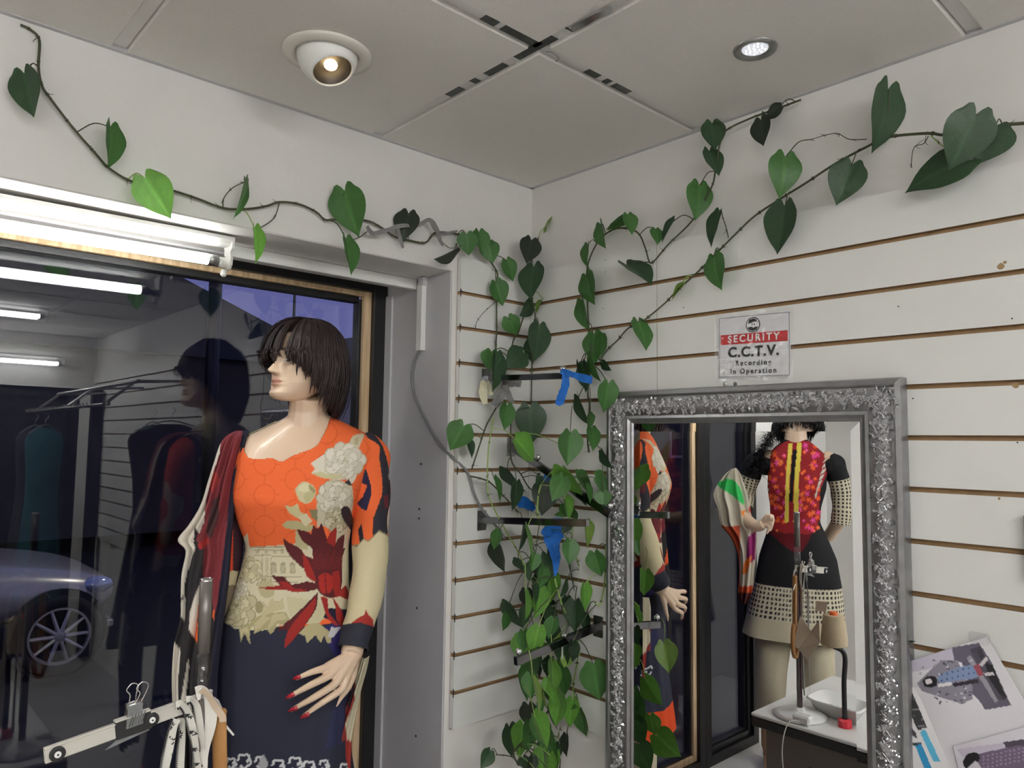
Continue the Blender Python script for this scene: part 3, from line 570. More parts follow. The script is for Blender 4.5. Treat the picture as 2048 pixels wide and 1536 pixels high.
def vine(label, wall, stems, leaves, dd=.02):
    t = thing('trailing_vine', label, 'plant', (0.02, -.02, 1.2)); SP = []
    for s in stems:
        P = []; k = s[0]; sd = s[1]; ax = s[2] if len(s) > 3 else wall; pts = s[-1]
        for q in pts:
            if isinstance(q, str): k = q; continue
            x, y = tx(k, q[0], q[1]); d = dd if len(q) < 3 else q[2]
            P.append(onp(x, y, 0, .018*(y > 520)+d) if ax == 'L' else onp(x, y, 1, -.018-d))
        PP = bez(P, 5); SP += PP; rr = np.linspace(s[1][1], s[1][2], len(PP)) if isinstance(s[1], tuple) else .0022
        mi = s[1][0] if isinstance(s[1], tuple) else 0
        own(MB().tube(PP, list(rr) if hasattr(rr, '__len__') else rr, 6).build('stem', stemM[mi], None, True), t)
        nb = MB()
        for i in range(4, len(PP)-1, 5):
            nb.ball(PP[i], float(s[1][1])*1.5, 6)
            for j in range(2):
                e = PP[i]+RNG.normal(0, .006, 3); nb.tube([PP[i], (PP[i]+e)/2+RNG.normal(0, .001, 3), e], [.0007, .0006, .0003], 4)
        tag(own(nb.build('node_rootlet', stemM[0]), t), kind='stuff')
    SPa = np.array(SP)
    for L in leaves:
        k, bx_, by_, tx_, ty_, w, tone = L[:7]; d = L[7] if len(L) > 7 else dd+.012; side = L[8] if len(L) > 8 else wall
        b = tx(k, bx_, by_); e = tx(k, tx_, ty_); w *= TR[k][2]
        f = (lambda q, dp: onp(q[0], q[1], 0, .018+dp)) if side == 'L' else (lambda q, dp: onp(q[0], q[1], 1, -.018-dp))
        if k == 'M': f = lambda q, dp: refl(q[0], q[1], 1, -.03-dp)
        B = f(b, d); T = f(e, d+random.uniform(-.006, .012)); ax_ = T-B; Ln = np.linalg.norm(ax_)
        mid = (B+T)/2; dist = abs((mid-CAM)@CF); w3 = w*dist/FPX
        if k == 'M': dist = abs((mid*np.array([1, -1, 1])+np.array([0, 2*YM, 0])-CAM)@CF); w3 = w*dist/FPX
        nrm = np.array([1., 0, 0]) if side == 'L' else np.array([0, -1., 0]); vw = CAM-mid; vw /= np.linalg.norm(vw); nrm = nrm*.1+vw
        if k == 'M': nrm = np.array([.3, 1, .1])
        Y = ax_/Ln; X = np.cross(Y, nrm); X /= np.linalg.norm(X); Z = np.cross(X, Y)
        wn0 = .86*Ln; c_ = min(1, w3/wn0); phi = math.acos(c_)*random.choice((-1, 1))*.95; Wd = w3/max(.25, math.cos(phi))/.95
        X2 = X*math.cos(phi)+Z*math.sin(phi); Z2 = np.cross(X2, Y)
        var = 1 if c_ < .55 else random.randrange(4)
        o = link(bpy.data.objects.new('leaf', LMESH[tone][var])); Mx = Matrix.Identity(4)
        for i in range(3): Mx[i][0] = X2[i]*Wd; Mx[i][1] = Y[i]*Ln; Mx[i][2] = Z2[i]*Ln*.6; Mx[i][3] = B[i]
        o.matrix_world = Mx; own(o, t)
        j = np.argmin(np.linalg.norm(SPa-(B-Y*.03), axis=1)); Q = SPa[j]; dq = np.linalg.norm(Q-B)
        if dq > .16: Q = B-Y*.05+np.array([0, 0, .02]); 
        m_ = (Q+B)/2+np.array([0, 0, .012])+vw*.006
        own(MB().tube(bez([Q, m_, B+Y*Ln*.02], 4), .0012, 5).build('petiole', stemM[1 if tone in (2, 3) else 0], None, True), t)
    return t
vine('philodendron strand trailing across the wall above the window to the corner', 'L',
 [('A', (0, .0024, .0026), [(120, 145, .004), (180, 175, .004), (230, 235, .01), (225, 390), (245, 500), (290, 570), (420, 740), (560, 900), (640, 985), (780, 1065), (990, 1110), (1150, 1160), (1310, 1218), (1450, 1222), (1560, 1205), (1635, 1182), (1750, 1195), (1850, 1240), (1900, 1285), (1960, 1285), 'B', (530, 1290), (620, 1330), (700, 1385), (780, 1405), (880, 1420), (930, 1365), (1000, 1360), (1070, 1370), 'D', (250, 300), (330, 400), (400, 490), (440, 560), (442, 620), (435, 780), (435, 1000), (430, 1140), (440, 1300)]),
  ('A', (0, .0014, .0008), [(1305, 1215), (1310, 1160), (1360, 1100), (1430, 1065)]), ('A', (0, .0014, .0012), [(1635, 1185), (1600, 1280), (1500, 1345)]),
  ('B', (0, .0012, .001), [(540, 1355), (480, 1395), (420, 1400)]), ('B', (0, .001, .0008), [(940, 1370), (1010, 1445), (1060, 1450)]), ('D', (0, .0008, .0006), [(430, 780), (350, 850), (285, 930), (275, 980)])],
 [('A', 145, 430, 205, 690, 165, 0), ('A', 648, 740, 640, 990, 112, 1), ('A', 850, 1045, 1000, 1280, 225, 2, .04), ('A', 1430, 1062, 1370, 1285, 30, 1, .03), ('A', 1490, 1335, 1500, 1545, 75, 2, .05),
  ('B', 405, 1115, 485, 1385, 215, 1), ('B', 780, 1245, 745, 1410, 150, 4, .01), ('B', 415, 1400, 450, 1610, 95, 1, .05), ('B', 1068, 1450, 932, 1522, 58, 4, .04),
  ('D', 205, 265, 222, 430, 165, 1), ('D', 300, 245, 330, 420, 130, 1, .02), ('D', 370, 335, 405, 490, 160, 1), ('D', 515, 465, 570, 625, 125, 1), ('D', 430, 632, 485, 815, 155, 1)], .012)
vine('philodendron stems climbing out of the corner above the upper chrome arm', 'L',
 [('D', (0, .0022, .0022), [(865, 40, .05), (800, 220, .04), (750, 310, .03), (700, 470, .03), (690, 760, .03), (640, 900, .03), (600, 1020, .03), (560, 1090, .04), (520, 1300, .05)]), ('D', (0, .0022, .002), [(700, 740, .04), (730, 870, .04), (725, 950, .04), (710, 1150, .04), (705, 1330, .05), 'E', (700, 230, .05)]),
  ('D', (1, .0012, .002), [(868, 50, .05), (850, 110, .048), (800, 220, .045)])],
 [('D', 700, 312, 662, 492, 178, 4, .05), ('D', 715, 512, 690, 765, 188, 0, .06), ('D', 700, 790, 605, 892, 115, 0, .03), ('D', 525, 905, 592, 1042, 150, 1, .05), ('D', 762, 968, 728, 1245, 192, 0, .08), ('D', 640, 1172, 505, 1285, 200, 0, .07), ('D', 395, 1165, 370, 1310, 160, 1, .05), ('D', 430, 1190, 408, 1478, 130, 0, .07), ('D', 700, 1080, 712, 1260, 80, 0, .03),
  ('D', 800, 215, 868, 60, 26, 3, .05), ('D', 790, 760, 740, 870, 30, 3, .05)], .03)
vine('philodendron strand looping down from the ceiling along the right wall', 'R',
 [('C', (0, .0022, .0022), [(1030, 455, .004), (950, 485, .006), (800, 540), (690, 595), (660, 660), (640, 780), (620, 860), (540, 1000), (430, 1110), (395, 1150), (345, 1200), (320, 1130), (285, 1060), (210, 1040), (150, 1060), (100, 1110), (60, 1200), (60, 1260), 'G', (100, 600), (95, 830), (105, 1080), (110, 1330), 'K', (395, 100), (388, 450), (405, 560), (385, 900), (400, 1050)]),
  ('C', (0, .0012, .001), [(335, 1195), (290, 1198), (260, 1215)])],
 [('C', 625, 565, 637, 688, 110, 0), ('C', 612, 690, 655, 805, 78, 0), ('C', 850, 548, 862, 668, 95, 4), ('C', 935, 488, 865, 545, 62, 4, .015), ('C', 570, 842, 557, 1002, 118, 1), ('G', 195, 262, 232, 452, 98, 1), ('G', 372, 195, 238, 312, 72, 1), ('G', 405, 195, 440, 345, 110, 1, .04), ('G', 622, 300, 640, 415, 98, 1), ('G', 760, 235, 662, 410, 56, 0), ('G', 398, 572, 595, 722, 130, 0, .03),
  ('G', 98, 420, 88, 592, 74, 1), ('G', 85, 658, 140, 882, 152, 1), ('G', 52, 848, 105, 1082, 108, 1), ('G', 140, 1105, 150, 1330, 178, 1), ('G', 200, 1120, 170, 1300, 90, 1, .02), ('G', 205, 1325, 272, 1390, 66, 0), ('G', 125, 1255, 195, 1478, 66, 1, .05), ('G', 62, 1340, 95, 1540, 110, 0, .04), ('K', 600, 345, 555, 642, 212, 1, .06), ('K', 300, 150, 372, 438, 115, 0), ('K', 292, 478, 412, 785, 112, 0, .05), ('K', 440, 800, 455, 1032, 136, 1, .05), ('K', 532, 1035, 640, 1218, 96, 0, .03)], .014)
vine('long philodendron strand climbing the slats to the top right of the wall', 'R',
 [('C', (0, .003, .0016), [(2060, 562), (1950, 570), (1880, 590), (1690, 615), (1610, 608), (1430, 625), (1340, 665), (1190, 745), (1060, 830), (940, 905), (820, 985), (740, 1060), (660, 1140), (560, 1240), (460, 1330), 'G', (700, 860), (530, 1000), (410, 1060), (330, 1150), (250, 1225), (190, 1310)]),
  ('C', (0, .001, .0006), [(1330, 635), (1250, 635), (1195, 608), (1130, 620), (1075, 637)]), ('C', (0, .001, .0007), [(1612, 620), (1590, 655), (1545, 675), (1532, 765)]), ('C', (0, .0013, .001), [(700, 1085), (690, 1040), (672, 985)]), ('C', (1, .0014, .001), [(1625, 620), (1670, 660), (1720, 690)])],
 [('C', 962, 712, 940, 902, 146, 1, .04), ('C', 1262, 752, 1192, 935, 168, 0, .03), ('C', 1434, 405, 1368, 698, 140, 0, .035), ('C', 1832, 520, 1708, 778, 215, 0, .05), ('C', 1790, 722, 1492, 862, 165, 0, .03), ('C', 1920, 575, 1830, 752, 205, 0, .02), ('G', 1062, 512, 1105, 768, 172, 1, .03), ('G', 1110, 178, 1040, 442, 102, 0), ('G', 1612, 122, 1560, 497, 245, 0, .03), ('G', 832, 735, 738, 845, 42, 3, .02), ('G', 815, 730, 745, 830, 30, 3, .02), ('G', 490, 1012, 556, 1228, 136, 1)], .012)
rgx = random.Random(21)
EXTRA = [('P', x, y, x+rgx.uniform(-14, 14), y+l, l*rgx.uniform(.35, .85), rgx.choice((0, 0, 1, 1, 1, 2, 2, 4)), rgx.uniform(.06, .26)) for x, y, l in [(1100+rgx.gauss(0, 34)+(yy-1300)*.02, yy, rgx.uniform(34, 62)) for yy in [1075+i*8.6 for i in range(52)]]]
vine('thick hanging tangle of philodendron over the chrome arms beside the mirror', 'L',
 [('E', (0, .0022, .002), [(430, 255, .05), (360, 380, .05), (310, 520, .05), (245, 720, .05)]), ('E', (1, .0018, .002), [(410, 335, .07), (372, 570, .07), (365, 820, .07), (380, 950, .08), (480, 1150, .08), (600, 1360, .08), (660, 1490, .09), 'I', (740, 420, .09), (790, 590, .1), (770, 700, .1), (690, 930, .1), (690, 1060, .1)]),
  ('E', (0, .002, .002), [(545, 340, .08), (545, 640, .08), (620, 760, .08), (700, 880, .08), (800, 880, .08)]), ('H', (0, .0024, .002), [(0, 315, .04), (150, 350, .05), (250, 400, .06), (440, 590, .08), (580, 750, .1)]), ('H', (1, .0026, .0024), [(855, 420, .2), (820, 580, .2), (825, 820, .2), (960, 955, .2)]),
  ('I', (1, .0026, .0022), [(1020, 400, .2), (1060, 560, .2), (1130, 770, .2), (1220, 950, .2), (1330, 1215, .2), 'J', (1330, 0, .2), (1285, 200, .2), (1245, 450, .2), (1265, 590, .2)]), ('H', (1, .002, .002), [(1240, 920, .2), (1230, 1100, .2), (1310, 1385, .2), 'I', (1320, 300, .2), (1290, 560, .19), (1240, 960, .19)]),
  ('I', (1, .002, .0018), [(1640, 0, .30), (1625, 400, .30), (1570, 720, .30), (1500, 680, .29)]), ('I', (0, .0016, .0016), [(1330, 310, .2), (1430, 400, .2), (1490, 470, .2), (1480, 560, .2), (1460, 600, .2)]),
  ('H', (0, .0016, .0016), [(650, 960, .05), (740, 1130, .05), (820, 1320, .05), 'I', (820, 160, .05), (780, 330, .05), (860, 680, .06)]),
  ('J', (0, .0026, .0026), [(1070, 490, .12), (960, 700, .12), (860, 850, .14), (660, 1080, .16), (525, 1240, .16), (590, 1390, .16)]), ('J', (1, .0016, .0014), [(1120, 500, .12), (1130, 760, .12), (1070, 1000, .12), (990, 1230, .12)]), ('J', (0, .0016, .0014), [(1140, 880, .12), (1165, 1130, .12), (1100, 1280, .12), (1080, 1430, .12)]),
  ('J', (0, .0014, .0014), [(1195, 1060, .1), (1300, 1140, .1), (1390, 1180, .1), (1440, 1310, .1), (1435, 1430, .1)]), ('J', (0, .0016, .0014), [(310, 1262, .1), (430, 1270, .12), (520, 1290, .14)]), ('J', (1, .0018, .0016), [(820, 480, .12), (815, 700, .12), (800, 1020, .12), (760, 1250, .12), (720, 1430, .12)]), ('J', (1, .002, .0016), [(1010, 210, .16), (1020, 420, .16), (990, 620, .14)]),
  ('K', (1, .002, .0018), [(325, 750, .10), (305, 1000, .10), (318, 1160, .10), (295, 1290, .10)]), ('K', (0, .002, .002), [(470, 540, .12), (415, 720, .12), (435, 1050, .12), (405, 1400, .12)])],
 [('E', 180, 392, 75, 582, 222, 1, .07), ('E', 212, 500, 247, 640, 66, 0, .04), ('E', 690, 248, 705, 537, 248, 0, .07), ('E', 512, 235, 490, 427, 135, 1, .08), ('E', 585, 500, 730, 665, 172, 2, .12), ('E', 925, 530, 1067, 692, 62, 3, .14),
  ('H', 1120, 215, 1352, 562, 200, 2, .3), ('H', 1290, 330, 1500, 600, 160, 1, .28), ('H', 1195, 480, 1425, 685, 140, 0, .26), ('H', 1400, 430, 1450, 650, 96, 1, .31), ('H', 1530, 330, 1702, 475, 200, 1, .33), ('H', 1600, 508, 1602, 692, 222, 1, .34), ('H', 560, 400, 520, 740, 168, 0, .1), ('H', 440, 230, 682, 522, 116, 0, .06), ('H', 850, 315, 790, 462, 126, 0, .15), ('H', 925, 400, 868, 792, 340, 4, .15),
  ('H', 1150, 672, 1292, 850, 150, 1, .22), ('H', 1215, 650, 1015, 790, 130, 1, .2), ('H', 292, 350, 365, 638, 86, 1, .07), ('H', 345, 980, 290, 1210, 136, 1, .09), ('H', 320, 1130, 412, 1480, 172, 4, .07), ('H', 640, 880, 588, 1240, 66, 0, .1), ('H', 1400, 880, 1420, 1180, 136, 3, .27), ('H', 1120, 1095, 1185, 1272, 130, 4, .12), ('H', 1160, 880, 1130, 1010, 160, 0, .16), ('H', 1770, 938, 1832, 1130, 76, 1, .36),
  ('I', 1500, 98, 1582, 382, 240, 1, .3), ('I', 930, 108, 1002, 402, 232, 0, .16), ('I', 745, 213, 708, 442, 122, 0, .14), ('I', 578, 165, 702, 332, 106, 0, .06), ('I', 840, 360, 890, 602, 198, 4, .08), ('I', 682, 558, 762, 832, 196, 4, .07), ('I', 472, 700, 642, 1022, 138, 0, .1), ('I', 450, 830, 408, 1042, 126, 1, .08), ('I', 1190, 250, 1262, 642, 92, 0, .17), ('I', 1375, 478, 1380, 802, 162, 2, .28), ('I', 1470, 690, 1570, 852, 160, 4, .2), ('I', 1400, 830, 1402, 1052, 136, 0, .24), ('I', 830, 790, 940, 1092, 98, 4, .1), ('I', 1000, 760, 1002, 1082, 158, 0, .16), ('I', 925, 670, 1055, 792, 126, 4, .1), ('I', 640, 1045, 640, 1292, 186, 1, .2), ('I', 770, 1010, 800, 1240, 206, 4, .1), ('I', 1090, 1072, 975, 1172, 98, 3, .2), ('I', 1180, 1150, 1302, 1372, 128, 0, .22),
  ('J', 730, 195, 680, 622, 166, 1, .16), ('J', 962, 100, 920, 332, 158, 0, .12), ('J', 1085, 180, 1150, 542, 250, 1, .18), ('J', 935, 350, 955, 552, 148, 2, .2), ('J', 1485, 175, 1560, 602, 395, 1, .28), ('J', 1170, 90, 1130, 215, 160, 3, .2), ('J', 1232, 605, 1195, 937, 206, 2, .22), ('J', 1400, 615, 1370, 1002, 258, 4, .12), ('J', 700, 675, 790, 1002, 240, 4, .1), ('J', 640, 915, 575, 1312, 222, 2, .16), ('J', 920, 958, 900, 1242, 206, 0, .14), ('J', 945, 1130, 940, 1300, 180, 4, .1), ('J', 245, 1225, 130, 1435, 190, 0, .12), ('J', 640, 1285, 722, 1455, 158, 0, .1), ('J', 905, 1300, 820, 1425, 206, 0, .16), ('J', 880, 478, 930, 722, 66, 3, .16), ('J', 1010, 640, 1045, 972, 66, 0, .12), ('J', 825, 200, 832, 335, 66, 4, .1), ('J', 1270, 90, 1180, 200, 120, 1, .15),
  ('M', 1250, 1038, 1264, 1112, 58, 2, .2), ('M', 1290, 1143, 1288, 1192, 40, 2, .24), ('M', 1328, 1287, 1338, 1347, 40, 3, .26), ('M', 1262, 1283, 1260, 1337, 52, 2, .16), ('M', 1290, 1358, 1325, 1412, 50, 2, .22), ('M', 1262, 1400, 1290, 1446, 55, 1, .18), ('M', 1262, 1440, 1290, 1490, 60, 1, .17), ('M', 1300, 1430, 1310, 1470, 44, 2, .2), ('M', 1312, 1470, 1360, 1515, 62, 2, .22), ('M', 1270, 1490, 1300, 1545, 66, 1, .16), ('M', 1255, 870, 1256, 930, 36, 1, .12), ('M', 1282, 950, 1272, 992, 26, 1, .16), ('M', 1262, 1255, 1270, 1290, 46, 0, .12), ('M', 1246, 990, 1262, 1030, 40, 2, .12), ('M', 1295, 835, 1300, 862, 30, 1, .12)]+EXTRA, .05)
# ------------------------------------------------------------------ painting of printed cloth: flat colour patches by outline
def cols(base, n): c = np.empty((n, 3)); c[:] = srgb(*base); return c
def xf(k, pts): return [tx(k, *p) for p in pts]
TR.update({'a': (540, 840, .16926), 'b': (420, 1040, .17575), 'h': (560, 1220, .15625), 's': (320, 1040, .2343), 'm': (1180, 740, .3174), 'n': (1420, 980, .3125), 'o': (1230, 1180, .2318)})
def lay(C, Q, ok, k, pts, col, sm=0):
    p = xf(k, pts) if k else pts
    if sm: p = smoothpoly(p, sm)
    m = inpoly(Q, p) & ok; C[m] = srgb(*col); return m
def flower(C, Q, ok, cx, cy, r, tones, n=11, rings=3, sq=1., seed=0):
    rg = np.random.default_rng(seed)
    for ring in range(rings):
        rr = r*(1-.30*ring); k = max(5, n-2*ring)
        for i in range(k):
            a = 2*math.pi*(i+.5*(ring % 2))/k+rg.normal(0, .12); c = np.array([cx+rr*.62*math.cos(a), cy+rr*.62*math.sin(a)*sq]); L = rr*.46*rg.uniform(.85, 1.15); w = rr*.34
            d = np.array([math.cos(a), math.sin(a)]); e = np.array([-d[1], d[0]])
            def pet(s): return [tuple(c+d*L*s*math.cos(t)+e*w*s*math.sin(t)*(1+.25*math.cos(t))) for t in np.linspace(0, 6.283, 15)[:-1]]
            lay(C, Q, ok, None, pet(1.08), tones[2]); lay(C, Q, ok, None, pet(.97), tones[(i+ring) % 2])
    for i in range(7):
        a = rg.uniform(0, 6.28); q = r*.18*rg.uniform(.2, 1); lay(C, Q, ok, None, [(cx+q*math.cos(a)+r*.05*math.cos(t), cy+q*math.sin(a)+r*.05*math.sin(t)) for t in np.linspace(0, 6.28, 7)[:-1]], tones[2])
IV = [(222, 215, 198), (206, 199, 178), (160, 152, 124)]; CRM = [(214, 206, 172), (196, 187, 150), (150, 141, 108)]; CR2 = [(196, 186, 148), (180, 170, 132), (128, 118, 88)]
ORG, NAVY, MAR, RED, VIO = (236, 108, 58), (44, 46, 62), (88, 34, 38), (152, 42, 38), (50, 44, 104)
def face_ok(P, N, mirror=False):
    cam_ = CAM*np.array([1, -1, 1])+np.array([0, 2*YM, 0]) if mirror else CAM
    return np.einsum('ij,ij->i', N, cam_-P) > 0
def pix(P, mirror=False):
    return project(P*np.array([1, -1, 1])+np.array([0, 2*YM, 0])) if mirror else project(P)
def vnorm(V, F):
    V = np.asarray(V); N = np.zeros_like(V)
    for f in F:
        a, b, c = V[f[0]], V[f[1]], V[f[2]]; n_ = np.cross(b-a, c-a)
        for i in f: N[i] += n_
    return N/(np.linalg.norm(N, axis=1)[:, None]+1e-12)
def gridF(nr, nc, wrap=True):
    F = []
    for i in range(nr-1):
        for j in range(nc if wrap else nc-1): F.append((i*nc+j, i*nc+(j+1) % nc, (i+1)*nc+(j+1) % nc, (i+1)*nc+j))
    return F
def gnorm(V, nr, nc, wrap=True):                          # normals of a grid of points, outward for a counter-clockwise ring going down
    G = np.asarray(V).reshape(nr, nc, 3)
    du = np.roll(G, -1, 1)-np.roll(G, 1, 1) if wrap else np.gradient(G, axis=1); dv = np.gradient(G, axis=0)
    N = np.cross(dv, du).reshape(-1, 3); return N/(np.linalg.norm(N, axis=1)[:, None]+1e-12)
class Frame:
    def __init__(s, O, az): s.O = np.array(O, float); a = R(az); s.f = np.array([math.cos(a), math.sin(a), 0]); s.s = np.array([-math.sin(a), math.cos(a), 0]); s.u = np.array([0, 0, 1.])
    def P(s, a, f, z): return s.O+s.s*a+s.f*f+s.u*z
    def at(s, px, py, f, mirror=False):
        if not mirror: return onplane(px, py, s.O+s.f*f, s.f)
        d = ray(px, py); t = (YM-CAM[1])/d[1]; O = CAM+d*t; d = d*np.array([1, -1, 1]); q = ((s.O+s.f*f-O)@s.f)/(d@s.f); return O+d*q
def loft(fr, rings, dz, nc, ex=2.3, fold=None):
    """rings: z, s_left, s_right, f_front, f_back.  returns points (nr*nc) from top to bottom"""
    rings = sorted(rings, key=lambda q: -q[0]); zs = np.array([q[0] for q in rings]); nr = int((zs[0]-zs[-1])/dz)+1; Z = np.linspace(zs[0], zs[-1], nr)
    A = [np.interp(-Z, -zs, [q[i] for q in rings]) for i in range(1, 5)]
    for i in range(4):
        k = max(1, int(round(.012/dz))); ker = np.ones(2*k+1)/(2*k+1); A[i] = np.convolve(np.pad(A[i], k, 'edge'), ker, 'valid')
    t = np.arange(nc)/nc*2*math.pi; out = []
    for i in range(nr):
        c, s_ = np.cos(t), np.sin(t); x = np.sign(c)*np.abs(c)**(2/ex); y = np.sign(s_)*np.abs(s_)**(2/ex)
        sc, hw = (A[0][i]+A[1][i])/2, (A[1][i]-A[0][i])/2; fc, hf = (A[2][i]+A[3][i])/2, (A[2][i]-A[3][i])/2
        k = 1+(fold(t, Z[i]) if fold else 0)
        out.append(fr.O+np.outer(sc+hw*x*k, fr.s)+np.outer(fc+hf*y*k, fr.f)+np.array([0, 0, Z[i]]))
    return np.concatenate(out), nr
def tubegrid(pts, rads, nc, up, n=12, flat=1.):
    PP = np.array(bez(pts, n)); rr = np.interp(np.linspace(0, 1, len(PP)), np.linspace(0, 1, len(rads)), rads); V = []
    for i in range(len(PP)):
        t = PP[min(i+1, len(PP)-1)]-PP[max(i-1, 0)]; t /= np.linalg.norm(t); a = np.cross(t, up); a /= np.linalg.norm(a)+1e-9; b = np.cross(t, a)
        th = np.arange(nc)/nc*2*math.pi; V.append(PP[i]+rr[i]*(np.outer(np.cos(th), a)+flat*np.outer(np.sin(th), b)))
    return np.concatenate(V), len(PP)
# ------------------------------------------------------------------ mannequin head, body and wig
def head_pts(nr=120, nc=140):
    T = [(0, .066, .030, .012), (.02, .080, .015, .026), (.06, .087, .0, .036), (.12, .088, -.012, .044), (.20, .084, -.028, .052), (.30, .083, -.045, .060), (.42, .080, -.066, .066), (.52, .078, -.082, .070), (.60, .076, -.091, .072), (.70, .080, -.095, .074), (.80, .074, -.090, .071), (.90, .053, -.072, .058), (.96, .030, -.050, .040), (.99, .008, -.03, .02), (1, -.008, -.012, .004)]
    zs = [q[0] for q in T]; V = []; Cc = []
    for i in range(nr):
        c = i/(nr-1); c = c if c < .9 else .9+.1*math.sin((c-.9)/.1*math.pi/2); cz = c; c = float(np.interp(c, [0, .205, .345, .475, .60, .8, 1], [0, .303, .44, .59, .685, .81, 1])); fr_, bk, w = [np.interp(c, zs, [q[j] for q in T]) for j in (1, 2, 3)]; bk = bk*.86
        th = np.arange(nc)/nc*2*math.pi; am = (fr_+bk)/2+.010; A = np.where(np.cos(th) > 0, fr_-am, am-bk)
        a = am+A*np.sign(np.cos(th))*np.abs(np.cos(th))**.92; b = w*np.sign(np.sin(th))*np.abs(np.sin(th))**.85
        front = np.clip(np.cos(th)*2.2, 0, 1); g = lambda x, s: np.exp(-(x/s)**2)
        nz = np.interp(c, [.38, .402, .42, .445, .50, .56, .62, .67], [0, .006, .020, .0245, .0175, .0105, .005, 0]); ws = np.interp(c, [.4, .45, .55, .65], [.0095, .0085, .0062, .009])
        d = nz*g(b, ws)+.0085*(g(b-.0125, .0055)+g(b+.0125, .0055))*g(c-.422, .022)
        d += .0075*g(b, .018)*g(c-.335, .020)+.0080*g(b, .016)*g(c-.270, .018)-.0065*g(b, .022)*g(c-.303, .008)-.004*g(b, .02)*g(c-.225, .02)+.006*g(b, .018)*g(c-.13, .05)
        d += -.0105*(g(b-.030, .0145)+g(b+.030, .0145))*g(c-.590, .050)+.0075*(g(b-.030, .0105)+g(b+.030, .0105))*g(c-.582, .026)+.0028*(g(b-.030, .016)+g(b+.030, .016))*g(c-.66, .02)
        d += .004*(g(b-.045, .016)+g(b+.045, .016))*g(c-.46, .07)-.003*g(b, .004)*g(c-.375, .018)
        a = a+d*front; V.append(np.stack([a, b, np.full(nc, cz*.198)], 1))
        sk = np.empty((nc, 3)); sk[:] = srgb(228, 200, 172); f2 = front > .3
        lip = ((np.abs(c-.335-.006*np.cos(b/.006)) < .024) | (np.abs(c-.272) < .028)) & (np.abs(b) < .024*(1-((c-.303)/.075)**2)) & f2; sk[lip] = srgb(208, 160, 140)
        for sg in (1, -1):
            e = ((b-sg*.030)/.0135)**2+((c-.584)/.024)**2 < 1; sk[e & f2] = srgb(222, 214, 206)
            e = ((b-sg*.030)/.0052)**2+((c-.586)/.025)**2 < 1; sk[e & f2] = srgb(58, 46, 40)
            e = (((b-sg*.030)/.0150)**2+((c-.584)/.030)**2 < 1) & (c > .604); sk[e & f2] = srgb(66, 50, 46)
            e = (np.abs(b-sg*.031) < .018) & (abs(c-(.685)) < .011); sk[e & f2] = srgb(120, 92, 76)
        Cc.append(sk)
    return np.concatenate(V), np.concatenate(Cc), nr, nc
def hm(O, az, tilt=0):                                    # head frame: forward, left, up
    a = R(az); f = np.array([math.cos(a), math.sin(a), 0]); l = np.array([-math.sin(a), math.cos(a), 0]); u = np.array([0, 0, 1.])
    t = R(tilt); f2 = f*math.cos(t)+u*math.sin(t); u2 = u*math.cos(t)-f*math.sin(t); return lambda V: np.array(O)+np.outer(V[:, 0], f2)+np.outer(V[:, 1], l)+np.outer(V[:, 2], u2)
